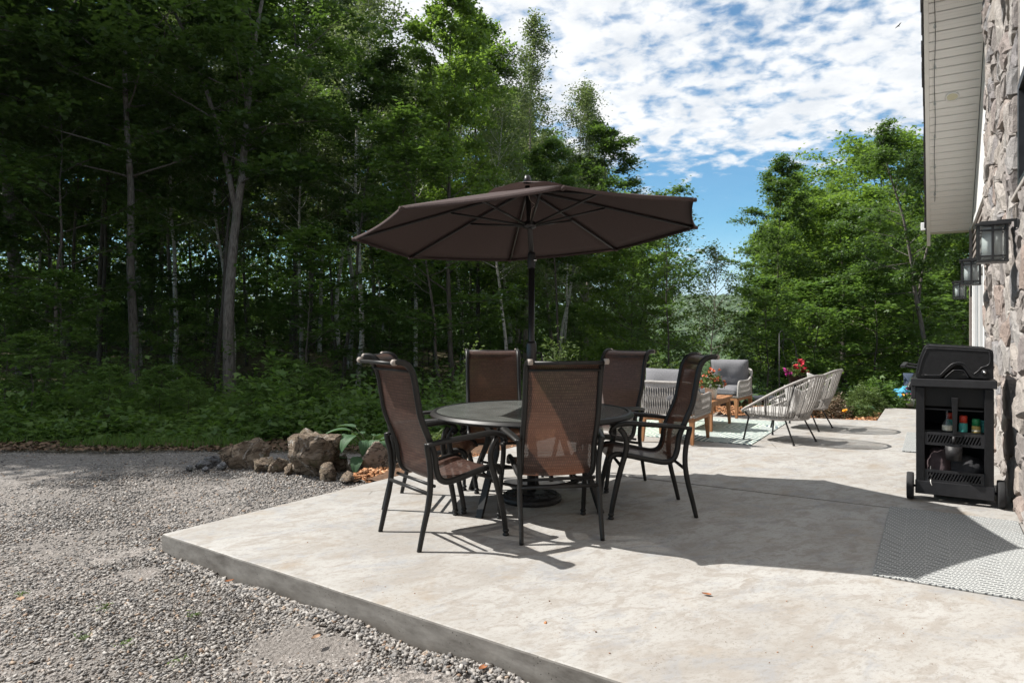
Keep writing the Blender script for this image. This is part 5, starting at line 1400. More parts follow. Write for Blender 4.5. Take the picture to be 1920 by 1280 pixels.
# ================================================================== GARDEN PLANTS
def hosta(label, x, y, z, leaves, seed, group=None):
    rn = random.Random(seed); t = thing('hosta_plant', label, 'plant', (x, y, z), 0, group)
    for (az, reach, height, L, W, droop) in leaves:
        d = Vector((math.cos(az), math.sin(az), 0)); sd_ = Vector((-d.y, d.x, 0)); n_u, n_v = 8, 10
        st_end = d * reach + Vector((0, 0, height)); rows = []
        mb = MB()
        def f(a, b):
            s = b
            wdt = W * max(0.02, math.sin(math.pi * min(1.0, max(0.0, s)) ** 0.72)) ** 0.75
            c = st_end + d * (L * s * math.cos(droop * s)) + Vector((0, 0, -L * s * math.sin(droop * s) * 0.9 + 0.06 * L * math.sin(s * math.pi)))
            k = a * 2 - 1
            return c + sd_ * (k * wdt / 2) + Vector((0, 0, (0.16 * abs(k) * wdt - 0.05 * wdt * k * k + 0.006 * math.sin(abs(k) * 16))))
        mb.grid(n_u, n_v, f, lambda a, b: (a, b))
        lf = mb.build('leaf', M['hosta'], t, True)
        MB().tube(smooth_path([(0, 0, 0), d * reach * 0.4 + Vector((0, 0, height * 0.7)), st_end], 4), 0.005, 5).build('stalk', M['stem'], lf, True)
hosta('large leaved hosta between the boulders and the brown chair', -1.47, 7.02, -0.12,
      [(R(-78), 0.15, 0.31, 0.27, 0.21, 1.3), (R(-125), 0.18, 0.36, 0.25, 0.16, 0.7), (R(178), 0.20, 0.33, 0.26, 0.16, 0.35), (R(-150), 0.22, 0.24, 0.26, 0.15, 0.5), (R(-168), 0.18, 0.40, 0.25, 0.14, 0.1), (R(160), 0.16, 0.42, 0.22, 0.13, 0.0), (R(-100), 0.22, 0.16, 0.22, 0.14, 0.8), (R(20), 0.12, 0.30, 0.22, 0.16, 0.8), (R(75), 0.12, 0.32, 0.22, 0.14, 0.6), (R(130), 0.14, 0.34, 0.24, 0.13, 0.3), (R(-20), 0.12, 0.28, 0.22, 0.16, 0.9), (R(-165), 0.22, 0.12, 0.22, 0.13, 0.2)], 1)
hosta('small hosta in the mulch behind the glass table', -0.50, 8.35, -0.09, [(R(40 * k + 7), 0.05, 0.12, 0.16, 0.10, 0.7) for k in range(9)], 2)
hosta('lime green hosta leaf clump behind the facing rope armchair', 3.85, 11.35, -0.09, [(R(40 * k), 0.06, 0.30, 0.17, 0.13, 0.7) for k in range(9)], 3)
hosta('pale hosta beside the round green shrub', 5.75, 11.15, -0.09, [(R(45 * k), 0.05, 0.16, 0.16, 0.11, 0.6) for k in range(8)], 4)

def shrub(name, label, cat, x, y, z, rx, h, n, m, tpl, size, seed, tilt=0.8, stems=8, group=None, ry=None, shell=0.35):
    rg = np.random.default_rng(seed); t = thing(name, label, cat, (x, y, z), 0, group)
    p = dome(rg, n, rx, ry or rx, h, shell); cloud_obj('foliage', rg, p, size, tpl, m, t, tilt, 'stuff')
    mb = MB()
    for k in range(stems):
        a = rg.uniform(0, 6.28); e = Vector((math.cos(a) * rx * 0.7 * rg.random(), math.sin(a) * rx * 0.7 * rg.random(), h * rg.uniform(0.6, 0.95)))
        mb.tube([(0, 0, 0), e * 0.5 + Vector((0, 0, 0.1 * h)), e], [0.008, 0.003], 5)
    mb.build('stem', M['stem'], t, True); return t
shrub('heather_shrub', 'low reddish flowering shrub at the patio edge behind the woven chairs', 'shrub', 5.10, 11.05, -0.10, 0.36, 0.40, 2600, M['leaf_heather'], TPL_SLIM, (0.04, 0.08), 1, 0.9)
shrub('garden_shrub', 'round bright green shrub beside the orange mulch', 'shrub', 6.05, 11.75, -0.10, 0.38, 0.46, 4200, M['leaf_shrub'], TPL_SLIM, (0.04, 0.08), 2, 0.9)
shrub('garden_shrub', 'low green mound in front of the round green shrub', 'shrub', 5.60, 11.0, -0.10, 0.26, 0.26, 1800, M['leaf_shrub'], TPL_SLIM, (0.03, 0.07), 3, 0.9)
hy = shrub('hydrangea', 'cream blooming shrub standing behind the woven chairs', 'shrub', 5.62, 12.1, -0.12, 0.22, 0.66, 700, M['leaf_shrub'], TPL_OVAL, (0.05, 0.10), 4, 0.8)
rgx = np.random.default_rng(44); cc = dome(rgx, 16, 0.21, 0.21, 0.66, 0.85)
for i in range(16): blossoms('blossom', rgx, [cc[i]], 0.055, M['petal_cream'], hy, 16)
shrub('garden_shrub', 'leafy shrub beside the end of the walkway', 'shrub', 6.95, 13.0, -0.2, 0.42, 0.55, 1500, M['leaf_under'], TPL_OVAL, (0.06, 0.12), 5, 0.6)
shrub('weeping_shrub', 'pale weeping shrub rising above the dining chairs', 'shrub', 0.62, 9.6, -0.12, 0.42, 1.28, 2600, M['leaf_shrub'], TPL_SLIM, (0.05, 0.10), 6, 0.9, 12)
shrub('weeping_shrub', 'pale slim shrub behind the pale topped chair', 'shrub', -0.52, 9.3, -0.12, 0.24, 1.22, 1000, M['leaf_shrub'], TPL_OVAL, (0.04, 0.09), 7, 0.9)
shrub('garden_shrub', 'loose light green shrub behind the rope armchair seen from behind', 'shrub', 2.35, 11.2, -0.12, 0.55, 0.92, 2600, M['leaf_shrub'], TPL_SLIM, (0.06, 0.12), 8, 0.9)
shrub('groundcover_plant', 'small pale green plant in the mulch left of the table', 'plant', -0.85, 7.9, -0.09, 0.20, 0.22, 500, M['leaf_shrub'], TPL_SLIM, (0.05, 0.10), 9, 0.8)
yf = thing('yellow_flower', 'single orange yellow bloom at the patio edge', 'flower', (5.13, 10.55, -0.09))
MB().tube([(0, 0, 0), (0.01, 0, 0.14)], 0.004, 5).build('stem', M['stem'], yf); blossoms('petals', rgx, [(0.01, 0, 0.15)], 0.035, M['petal_yellow'], yf, 14)
# shepherd's hook with a hanging basket
px_, py_ = 4.55, 11.62
gz = ground_z(px_, py_) 
sh = thing('shepherd_hook', 'tall black double garden hook standing beyond the patio', 'garden hook', (px_, py_, gz), R(-8))
MB().tube([(0, 0, -0.1), (0, 0, 1.42)], 0.009, 8).build('pole', M['grill_grey'], sh, True)
MB().tube(smooth_path([(0, 0, 1.22), (0.05, 0, 1.30), (0.14, 0, 1.33), (0.235, 0, 1.26), (0.27, 0, 1.14), (0.275, 0, 1.05), (0.29, 0, 1.04), (0.30, 0, 1.06)], 5), 0.007, 6).build('hook_arm', M['grill_grey'], sh, True)
MB().tube(smooth_path([(0, 0, 1.40), (0.03, 0, 1.46), (0.07, 0, 1.42), (0.075, 0, 1.30), (0.055, 0, 1.20), (0.07, 0, 1.05), (0.10, 0, 0.98), (0.10, 0, 0.86), (0.06, 0, 0.84)], 5), 0.006, 6).build('hook_arm', M['grill_grey'], sh, True)
bk = thing('hanging_basket', 'black hanging basket of red and pink flowers on the garden hook', 'hanging basket', (px_ + 0.285, py_ - 0.04, gz + 0.50))
MB().lathe([(0.0, 0.0), (0.10, 0.0), (0.125, 0.05), (0.15, 0.20), (0.158, 0.205), (0.155, 0.225), (0.13, 0.22), (0.12, 0.19), (0, 0.18)], 28).build('pot', M['black'], bk, True)
mb = MB()
for k in range(3): a = 2.1 * k + 0.4; mb.tube([(0.15 * math.cos(a), 0.15 * math.sin(a), 0.215), (0, 0, 0.56)], 0.003, 5)
mb.build('wire', M['grill_grey'], bk)
p = dome(rgx, 320, 0.19, 0.19, 0.20); p[:, 2] += 0.2; cloud_obj('foliage', rgx, p, (0.04, 0.08), TPL_OVAL, M['leaf_shrub'], bk, 0.8, 'stuff')
bl = dome(rgx, 22, 0.14, 0.14, 0.22, 0.75); bl[:, 2] += 0.22; bl[:, 0] += 0.03
for i in range(22): blossoms('blossom', rgx, [bl[i]], 0.042, M['petal_red'], bk, 9)
for i in range(5): blossoms('pink_blossom', rgx, [(-0.19 + 0.03 * rgx.normal(), -0.05, 0.26 + 0.03 * rgx.normal())], 0.035, M['petal_pink'], bk, 9)
pp = MB().tube(smooth_path([H(-3.05, 11.55, 0.10), H(-2.6, 11.75, 0.16), H(-2.2, 11.85, 0.16), H(-1.7, 11.9, 0.08)], 5), 0.065, 12).build('drain_pipe', M['pipe'], None, True); tag(pp, 'dark rounded pipe lying low behind the facing rope armchair', 'pipe')
tag(lump(MB(), (0, 0, 0.15), (0.20, 0.18, 0.15), 7.0).build('folded_tarp', M['blue_cloth'], None, True, loc=(7.86, 13.65, -0.12)), 'bright blue folded tarp beyond the walkway, peeping past the grill', 'tarp')
c = MB(); pillow(c, (0, 0, 0), (0.34, 0.34, 0.14), seed=3); o = weld(c.build('patterned_cushion', M['navy'], None)); o.location = (8.08, 13.75, 0.28); o.rotation_euler = (R(70), 0, R(-20)); tag(o, 'navy cushion propped above the blue tarp beside the grill', 'cushion')
t = thing('flower_pot', 'pot of pink and yellow flowers at the end of the walkway', 'flower pot', (7.72, 13.25, -0.16))
MB().lathe([(0, 0), (0.07, 0), (0.10, 0.14), (0.09, 0.14), (0, 0.12)], 18).build('pot', M['pot_white'], t, True)
p = dome(rgx, 200, 0.13, 0.13, 0.14); p[:, 2] += 0.12; cloud_obj('foliage', rgx, p, (0.03, 0.06), TPL_OVAL, M['leaf_shrub'], t, 0.8, 'stuff')
for i in range(10): blossoms('blossom', rgx, [(0.11 * rgx.normal(), 0.08 * rgx.normal(), 0.22 + 0.05 * rgx.normal())], 0.03, M['petal_pink'] if i % 2 else M['petal_yellow'], t, 7)

# small things lying about
def fallen(label, x, y, z, s, m, rz):
    mb = MB().grid(4, 6, lambda a, b: ((a - .5) * s * 0.55 * math.sin(math.pi * (0.08 + 0.9 * b)), (b - .5) * s, 0.006 + 0.35 * s * (a - .5) ** 2 + 0.15 * s * (b - .4) ** 2))
    o = mb.build('fallen_leaf', M[m], None, True, loc=(x, y, z)); o.rotation_euler = (0, 0, rz); tag(o, label, 'leaf')
def G(px, py, z=0.0): Y = 1280 * (CAM_H - z) / (py - 620); return ((px - 960) / 1280 * Y, Y)
x, y = G(1325, 1116); fallen('reddish dead leaf lying on the bare concrete in front of the chairs', x, y, 0.001, 0.045, 'dead_leaf', 1.2)
for px, py, s, m, lab in [(38, 1140, .07, 'tan_leaf', 'tan dead leaf on the gravel at the left'), (592, 1213, .055, 'tan_leaf', 'tan leaf on the grit in front of the slab'), (430, 1104, .05, 'dead_leaf', 'rusty leaf on the gravel near the slab corner'), (905, 1272, .055, 'dead_leaf', 'brown leaf on the grit at the bottom of the view')]:
    x, y = G(px, py, -0.145); fallen(lab, x, y, -0.105, s, m, px * 0.1)
rn = random.Random(9); pts = []
for _ in range(200):
    cxy = rn.choice([(1.25, 3.35), (0.35, 2.95), (0.9, 3.0), (1.6, 2.9), (-0.6, 3.5), (1.05, 2.75), (2.0, 3.3), (-1.2, 4.3), (0.0, 3.2)])
    x, y = cxy[0] + rn.gauss(0, .14), cxy[1] + rn.gauss(0, .09)
    if in_patio(x, y, -0.05): pts.append((x, y, 0.002))
tag(link_mesh('debris', scatter_rocks('debris', pts, np.random.default_rng(1).gamma(1.6, 0.0014, len(pts)) , M['mulch'], 3, 0.5)), kind='stuff')
# tiny weeds among the gravel
rg = np.random.default_rng(12); wp = []
for px, py in [(40, 1127), (194, 1153), (360, 1165), (234, 1220), (964, 1238), (336, 1255), (150, 1210)]:
    x, y = G(px, py, -0.145); wp += [(x + rg.normal(0, .018), y + rg.normal(0, .018), -0.115 + 0.025 * rg.random()) for _ in range(16)]
cloud_obj('weeds', rg, wp, (0.02, 0.045), TPL_SLIM, M['leaf_shrub'], None, 0.7, 'stuff')
# bird
bd = MB(); body = smooth_path([(-0.20, 0, 0), (-0.08, 0, 0.0), (0.06, 0, 0.01), (0.17, 0, 0.02), (0.23, 0, 0.015)], 4)
bd.tube(body, [0.01 + 0.05 * math.sin(min(1, i / 16) * math.pi) for i in range(len(body))], 8)
for s in (-1, 1):
    bd.add([(0.09, 0, 0.02), (0.10, s * .28, .12), (0.05, s * .58, .10), (-.05, s * .30, .09), (-.06, 0, .01), (0.09, 0, 0.035), (0.10, s * .28, .13), (0.05, s * .58, .11), (-.05, s * .30, .10), (-.06, 0, .025)], [(0, 1, 3, 4), (1, 2, 3), (9, 8, 6, 5), (8, 7, 6), (0, 5, 6, 1), (1, 6, 7, 2), (2, 7, 8, 3), (3, 8, 9, 4)])
bo = bd.build('bird', M['bird'], None, False, loc=(55.5, 98, 45.0)); bo.rotation_euler = (R(28), R(-10), R(200)); tag(bo, 'dark soaring bird high in the clouds near the roof edge', 'bird')

# ================================================================== TREES
def branch_tube(mb, pts, r0, r1, n=6):
    m = len(pts); mb.tube(pts, [r0 + (r1 - r0) * (i / (m - 1)) for i in range(m)], n)
def gen_tree(seed, Ht, cb, rad, r0, nprim, n_leaf, size, tpl, leaf_m, bark_m, spray=0.55, flat=0.28, tilt=0.5, rise=(15, 55), prof='maple', fork=None, wander=0.10, nsub=5, dead=False):
    rn = random.Random(seed); rg = np.random.default_rng(seed); mb = MB()
    steps = 16; P = []; x = y = 0.0; dx = rn.gauss(0, .02); dy = rn.gauss(0, .02)
    for i in range(steps + 1):
        P.append(Vector((x, y, Ht * 0.97 * i / steps - (0.5 if i == 0 else 0)))); dx += rn.gauss(0, wander * 0.4); dy += rn.gauss(0, wander * 0.4); dx *= .8; dy *= .8; x += dx * Ht / 16; y += dy * Ht / 16
    P = smooth_path(P, 3); N = len(P)
    def tr(t): return r0 * (1.0 - 0.93 * t ** 0.85)
    rr = [tr(i / (N - 1)) * (1 + 0.5 * max(0, 1 - i / 2.0)) for i in range(N)]
    mb.tube(P, rr, 10)
    centers = []
    lines = [(P, 0.0, 1.0)]
    if fork:
        f0 = int(N * fork); b = P[f0]; a = rn.uniform(0, 6.28); Q = [b.copy()]; d = Vector((math.cos(a) * .28, math.sin(a) * .28, 1)).normalized(); q = b.copy()
        for i in range(8):
            q = q + d * (Ht * (1 - fork) / 8); d = (d + Vector((rn.gauss(0, .06), rn.gauss(0, .06), .06))).normalized(); Q.append(q.copy())
        branch_tube(mb, Q, tr(fork) * 0.75, 0.02, 8); lines.append((smooth_path(Q, 3), fork, 0.94))
    ga = rn.uniform(0, 6.28)
    for i in range(nprim):
        f = (i + rn.random() * .7) / nprim
        path, lo, hi = lines[i % len(lines)] if f > (fork or 0) else lines[0]
        z = cb + (Ht * 0.96 - cb) * f
        p0 = min(path, key=lambda q: abs(q.z - z)); t = p0.z / Ht
        ga += 2.4 + rn.gauss(0, .35)
        if prof == 'maple': k = (0.55 + 0.45 * math.sin(math.pi * (0.18 + 0.72 * f))) * (1 - 0.62 * f ** 2.2)
        elif prof == 'slim': k = 0.55 + 0.45 * math.sin(math.pi * (0.15 + 0.8 * f)) - 0.35 * f ** 3
        elif prof == 'round': k = math.sqrt(max(0.05, 1 - (1.55 * (f - 0.36)) ** 2))
        else: k = 1 - 0.75 * f
        L = rad * k * rn.uniform(.72, 1.12)
        el = R(rise[0] + (rise[1] - rise[0]) * f + rn.gauss(0, 7))
        d = Vector((math.cos(ga) * math.cos(el), math.sin(ga) * math.cos(el), math.sin(el)))
        Q = [p0.copy()]; q = p0.copy(); ns = 6
        for j in range(ns):
            q = q + d * (L / ns); d = (d + Vector((rn.gauss(0, .10), rn.gauss(0, .10), rn.gauss(0.02, .07)))).normalized(); Q.append(q.copy())
        br = max(0.012, tr(min(.95, t)) * rn.uniform(.30, .46))
        branch_tube(mb, Q, br, 0.006, 6)
        for j in range(nsub):
            s = 0.30 + 0.70 * (j + rn.random()) / nsub; ii = min(ns - 1, int(s * ns)); b = Q[ii].lerp(Q[ii + 1], s * ns - ii)
            h = Vector((d.x, d.y, 0)).normalized(); side = Vector((-h.y, h.x, 0)) * (1 if j % 2 else -1)
            dd = (h * rn.uniform(.35, .9) + side * rn.uniform(.4, 1.0) + Vector((0, 0, rn.uniform(-.05, .40)))).normalized()
            l = L * rn.uniform(.22, .42); e = b + dd * l
            m_ = b.lerp(e, .5) + Vector((0, 0, .05 * l)); branch_tube(mb, [b, m_, e], max(.006, br * .35), .003, 4)
            if dead:
                for _ in range(2):
                    e2 = m_ + (dd + Vector((rn.gauss(0, .4), rn.gauss(0, .4), rn.gauss(.3, .3)))).normalized() * l * .6; mb.tube([m_, e2], [.004, .002], 3)
            centers.append((e, 1.0)); centers.append((m_, 0.7))
        centers.append((Q[-1], 1.0))
    centers.append((P[-1], 0.9)); centers.append((P[-4], 0.9))
    trunk = mb.mesh('trunk', bark_m, True)
    if dead: return trunk, None
    per = max(8, int(n_leaf / len(centers))); pts = []
    for c, w in centers:
        n = int(per * w * rn.uniform(.45, 1.5)); s = spray * w * rn.uniform(.7, 1.25) * (rad / 3.0) ** .35
        o = rg.normal(size=(n, 3)) * np.array([s * .55, s * .55, s * flat]); o[:, 2] -= 0.22 * (o[:, 0] ** 2 + o[:, 1] ** 2) / max(s, .1)
        pts.append(o + np.array(c))
    pts = np.concatenate(pts)
    V, F = leaf_cloud(rg, pts, size, tpl, tilt)
    return trunk, np_mesh('crown', V, F, leaf_m)
KINDS = {
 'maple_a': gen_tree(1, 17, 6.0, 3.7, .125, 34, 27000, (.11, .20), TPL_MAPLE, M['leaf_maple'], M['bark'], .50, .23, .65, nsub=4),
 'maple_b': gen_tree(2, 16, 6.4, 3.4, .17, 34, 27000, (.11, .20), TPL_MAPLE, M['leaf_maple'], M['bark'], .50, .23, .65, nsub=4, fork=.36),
 'maple_c': gen_tree(3, 13, 3.2, 2.6, .12, 34, 26000, (.11, .19), TPL_MAPLE, M['leaf_bright'], M['bark_dark'], .44, .25, .65, nsub=4, rise=(25, 65)),
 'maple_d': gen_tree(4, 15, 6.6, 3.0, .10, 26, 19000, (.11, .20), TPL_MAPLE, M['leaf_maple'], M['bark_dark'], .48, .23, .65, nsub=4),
 'poplar': gen_tree(5, 14, 3.5, 1.35, .12, 46, 17000, (.07, .12), TPL_OVAL, M['leaf_poplar'], M['bark_pale'], .38, .6, 1.1, (35, 70), 'slim'),
 'birch': gen_tree(6, 12, 4.5, 1.7, .085, 28, 11000, (.07, .11), TPL_OVAL, M['leaf_poplar'], M['bark_white'], .5, .5, 1.0, (25, 60), 'slim', wander=.16),
 'sapling': gen_tree(7, 4.6, 0.9, 1.7, .035, 18, 5200, (.10, .17), TPL_MAPLE, M['leaf_under'], M['bark_dark'], .5, .16, .38, (5, 35), 'maple', wander=.2),
 'sapling_tall': gen_tree(8, 7.0, 1.6, 2.0, .05, 20, 6500, (.10, .17), TPL_MAPLE, M['leaf_maple'], M['bark_dark'], .55, .16, .38, (5, 40), 'maple', wander=.2),
 'broad': gen_tree(9, 11.5, 1.6, 4.6, .16, 52, 46000, (.11, .20), TPL_MAPLE, M['leaf_bright'], M['bark_pale'], .50, .27, .75, (8, 62), 'round', fork=.42, nsub=6),
 'broad_b': gen_tree(10, 9.5, 1.0, 3.6, .13, 46, 36000, (.11, .19), TPL_MAPLE, M['leaf_bright'], M['bark_dark'], .48, .27, .75, (8, 60), 'round', nsub=6),
 'young_birch': gen_tree(11, 5.2, 0.5, 0.95, .03, 30, 5200, (.05, .09), TPL_OVAL, M['leaf_shrub'], M['bark_pale'], .34, .6, 1.0, (25, 65), 'slim', wander=.12),
 'bare': (gen_tree(12, 11, 2.5, 1.5, .07, 22, 0, (0, 0), TPL_OVAL, None, M['bark_pale'], rise=(45, 75), prof='slim', dead=True)),
}
HT = {'maple_a': 17, 'maple_b': 16, 'maple_c': 13, 'maple_d': 15, 'poplar': 14, 'birch': 12, 'sapling': 4.6, 'sapling_tall': 7, 'broad': 11.5, 'broad_b': 9.5, 'young_birch': 5.2, 'bare': 11}
NAME = {'maple_a': 'maple_tree', 'maple_b': 'maple_tree', 'maple_c': 'maple_tree', 'maple_d': 'maple_tree', 'poplar': 'poplar_tree', 'birch': 'birch_tree', 'sapling': 'maple_sapling', 'sapling_tall': 'maple_sapling', 'broad': 'maple_tree', 'broad_b': 'maple_tree', 'young_birch': 'birch_tree', 'bare': 'bare_tree'}
def tree(kind, x, y, label, height=None, rz=0.0, lean=(0, 0), group=None, wide=1.0, z=None):
    s = (height / HT[kind]) if height else 1.0
    t = thing(NAME[kind], label, 'tree', (x, y, ground_z(x, y) - 0.05 if z is None else z), 0, group)
    t.rotation_euler = (Matrix.Rotation(R(lean[1]), 3, 'Y') @ Matrix.Rotation(R(lean[0]), 3, 'X') @ Matrix.Rotation(R(rz), 3, 'Z')).to_euler(); t.scale = (s * wide, s * wide, s)
    a, b = KINDS[kind]
    link_mesh('trunk', a, t)
    if b: tag(link_mesh('crown', b, t), kind='stuff')
    return t
def at(px, Y): return (px - 960) / 1280 * Y, Y
taken = []
def T(kind, px, Y, label, **k):
    x, y = at(px, Y); taken.append((x, y)); return tree(kind, x, y, label, **k)
# the trees of the forest edge that can be told apart
T('maple_a', 250, 17.0, 'tall maple with straight pale grey trunk, first big trunk from the left', height=14.5, rz=40, wide=1.2)
T('maple_b', 430, 16.6, 'forked grey maple leaning right, the stoutest trunk of the forest edge', height=13.5, rz=200, lean=(0, 3.5), wide=1.15)
T('maple_d', 406, 18.0, 'thin grey trunk close behind the forked maple', height=11, rz=20, lean=(0, 2))
T('maple_d', 640, 17.6, 'dark slender trunk leaning strongly right above the left brown chair', height=9.0, rz=100, lean=(2, 7))
T('birch', 672, 19.5, 'white birch trunk just behind the dark leaning trunk', height=12, rz=10, lean=(0, 3))
T('birch', 778, 21.0, 'thin pale birch standing left of the parasol pole', height=10.5, rz=130)
T('maple_c', 850, 17.2, 'bright leafy maple rising above the parasol, tallest lit crown', height=11.4, rz=60, lean=(0, -1), wide=.74)
T('maple_c', 893, 22.0, 'grey trunked maple behind the tallest lit maple', height=12.4, rz=220, wide=.8)
T('birch', 955, 22.0, 'short white birch trunk just left of the parasol pole', height=11, rz=70)
T('birch', 1046, 21.0, 'crooked white birch right of the parasol pole', height=9.5, rz=250, lean=(0, 4))
T('poplar', 985, 27.0, 'narrow poplar with open crown against the clouds', height=14.2, rz=0)
T('poplar', 1092, 27.5, 'separate slim poplar, last tall one before the open sky', height=12.9, rz=130)
T('poplar', 1040, 29.0, 'poplar between the two tall slim poplars', height=10.8, rz=210)
T('maple_d', 1132, 21.0, 'dark trunk under the right half of the parasol', height=8.5, rz=300)
T('bare', 702, 25.0, 'bare dead tree with thin upright twigs against the sky', height=14.5, rz=0)
T('bare', 1165, 27.0, 'bare grey twiggy tree right of the slim poplars', height=8.0, rz=90)
T('maple_c', 1216, 26.0, 'compact dark crowned tree right of the bare twigs', height=7.9, rz=140, wide=1.0)
T('broad_b', 1185, 18.5, 'leafy tree behind the right edge of the parasol', height=5.2, rz=30, wide=.95)
T('sapling_tall', 1262, 15.0, 'young tree with loose branches reaching past the parasol into the sky', height=4.9, rz=160, wide=.8)
T('young_birch', 1335, 14.6, 'slim pale young birch in the gap with the hills', height=3.6, rz=0)
# right of the gap
T('broad', 1650, 24.0, 'largest sunlit maple on the right, crown reaching up beside the roof', height=8.9, rz=75, wide=1.1)
T('broad_b', 1520, 22.0, 'rounded sunlit maple right of the gap with the hills', height=6.6, rz=10, wide=.95)
T('broad_b', 1448, 27.0, 'smaller maple bordering the gap with the hills', height=6.6, rz=150, wide=.72)
T('maple_b', 1752, 14.6, 'maple with pale bare trunk leaning left beside the house corner', height=6.2, rz=20, lean=(0, -13))
T('broad_b', 1585, 19.0, 'dark bushy maple below the largest sunlit maple', height=5.6, rz=220, wide=1.15)
T('broad', 1800, 26.0, 'dense maple in the shade by the house corner', height=7.4, rz=250)
T('sapling', 1440, 14.8, 'maple sapling behind the garden hook', height=2.9, rz=20)
T('sapling', 1530, 15.5, 'low maple sapling right of the hanging basket', height=3.0, rz=120, wide=1.2)
T('sapling', 1640, 15.5, 'spreading maple sapling above the orange mulch', height=3.4, rz=220, wide=1.2)
T('sapling', 1720, 16.5, 'maple sapling behind the grill lid', height=3.4, rz=320, wide=1.2)
T('sapling', 1425, 17.5, 'maple sapling right of the slim birch', height=2.5, rz=300)
T('broad_b', 1575, 28.0, 'maple trunk deep in the shade between the rounded maples', height=7.0, rz=170, wide=1.2)
T('maple_d', 1455, 18.0, 'thin dark trunk behind the garden hook', height=6.5, rz=40)
for i, (px, Y, h) in enumerate([(1475, 31, 5.5), (1700, 31, 8.5), (1610, 33, 8.5), (1550, 32, 7), (1840, 21, 6.5), (1765, 34, 9)]):
    T('broad' if i % 2 else 'broad_b', px, Y, 'shaded maple behind the sunlit maples on the right', height=h, rz=70 * i, group='shaded maples on the right')
# shade trees standing beyond the left side of the drive
for i, (x, y, h) in enumerate([(-11.6, 12.9, 13.5), (-14.6, 12.0, 15.5), (-17.5, 11.2, 18), (-20.8, 11.6, 17), (-12.6, 17.6, 15.5), (-15.8, 15.2, 17), (-12.8, 16.0, 17), (-18.5, 16.5, 18), (-23.5, 11.5, 18)]):
    taken.append((x, y)); tree(['maple_a', 'maple_b', 'maple_d'][i % 3], x, y, 'dark maple at the left end of the forest edge', height=h, rz=77 * i, group='dark maples at the left end of the forest edge', wide=1.12)
# the forest behind
def sky_limit(px):
    for a, b, y in [(-9999, 668, -400), (660, 745, 210), (740, 950, 90), (950, 1030, 150), (1030, 1130, 240), (1130, 1180, 350), (1180, 1240, 380), (1240, 1300, 460)]:
        if a <= px < b: return y
    return None
rn = random.Random(21); cnt = 0; tries = 0
while cnt < 84 and tries < 9000:
    tries += 1
    y = 17.5 + 30 * rn.random() ** 1.3; x = rn.uniform(-1.02 * y, 0.20 * y)
    px = 960 + 1280 * x / y; lim = sky_limit(px)
    if lim is None: continue
    md = 1.9 if y < 30 else 2.6
    if any((x - a) ** 2 + (y - b) ** 2 < md * md for a, b in taken): continue
    if x < 3 and y < 12.9 + 0.21 * (3.2 - x) + 3.4: continue
    kind = rn.choice(['maple_a', 'maple_d', 'maple_d', 'maple_d', 'maple_b', 'birch', 'birch'] if px < 700 else ['maple_d', 'maple_c', 'birch', 'poplar', 'maple_c'])
    gz_ = ground_z(x, y); hmax = CAM_H + (620 - lim) / 1280 * y - gz_
    h = min(rn.uniform(13, 19) if px < 690 else 99, hmax * rn.uniform(.82, .98))
    if -9.5 < x < -2.5 and y < 27: h = min(h, rn.uniform(9, 11))
    elif -15 < x <= -9.5 and y < 30: h = min(h, rn.uniform(11, 13.5))
    if h < 4: continue
    taken.append((x, y)); cnt += 1
    if px < 700: lab, grp = 'dark maple or birch trunk inside the shaded forest on the left', 'trees inside the shaded forest'
    else: lab, grp = 'slender tree in the wood behind the parasol', 'trees in the wood behind the parasol'
    tree(kind, x, y, lab, height=h, rz=rn.uniform(0, 360), lean=(rn.gauss(0, 1.5), rn.gauss(0, 1.5)), group=grp)
cnt = 0; under = []
while cnt < 60:
    y = 14.5 + 28 * rn.random() ** 1.25; x = rn.uniform(-0.95 * y, 0.17 * y); px = 960 + 1280 * x / y
    if any((x - a) ** 2 + (y - b) ** 2 < 1.3 ** 2 for a, b in under): continue
    if x > -5.5 and y < 17.5 and rn.random() < .8: continue
    if y < 22 and 150 < px < 520: continue
    under.append((x, y)); cnt += 1
    k = rn.choice(['sapling', 'sapling', 'sapling_tall'])
    h = rn.uniform(2.2, 4.8) if k == 'sapling' else rn.uniform(5, 8)
    lim = sky_limit(px)
    if px > 1130: h = min(h, 4.2)
    tree(k, x, y, 'young maple in the understory of the shaded forest', height=h, rz=rn.uniform(0, 360), group='understory maples')
# saplings and bushes along the road verge
for i, (px, Y, h, lab) in enumerate([(60, 10.8, 1.5, 'leafy bush at the far left of the road verge'), (120, 13.4, 2.9, 'maple sapling with layered leaves at the left of the road verge'), (205, 10.3, 1.0, 'bright bush left of the first big trunk'), (300, 11.0, 1.0, 'bush right of the first big trunk'),
      (352, 10.6, 0.8, 'low bush in the middle of the road verge'), (545, 11.6, 1.1, 'bush right of the forked maple'), (600, 10.9, 0.95, 'bright low bush behind the largest boulder'), (480, 10.4, 0.8, 'low bush behind the broad boulder'), (330, 16.5, 2.6, 'layered sapling left of the forked maple'), (575, 15.4, 4.2, 'drooping leafy sapling right of the forked maple'), (10, 13.0, 2.4, 'sapling at the left border of the view')]):
    T('sapling', px, Y, lab, height=h, rz=67 * i, wide=1.25 if h < 2 else 1.0)

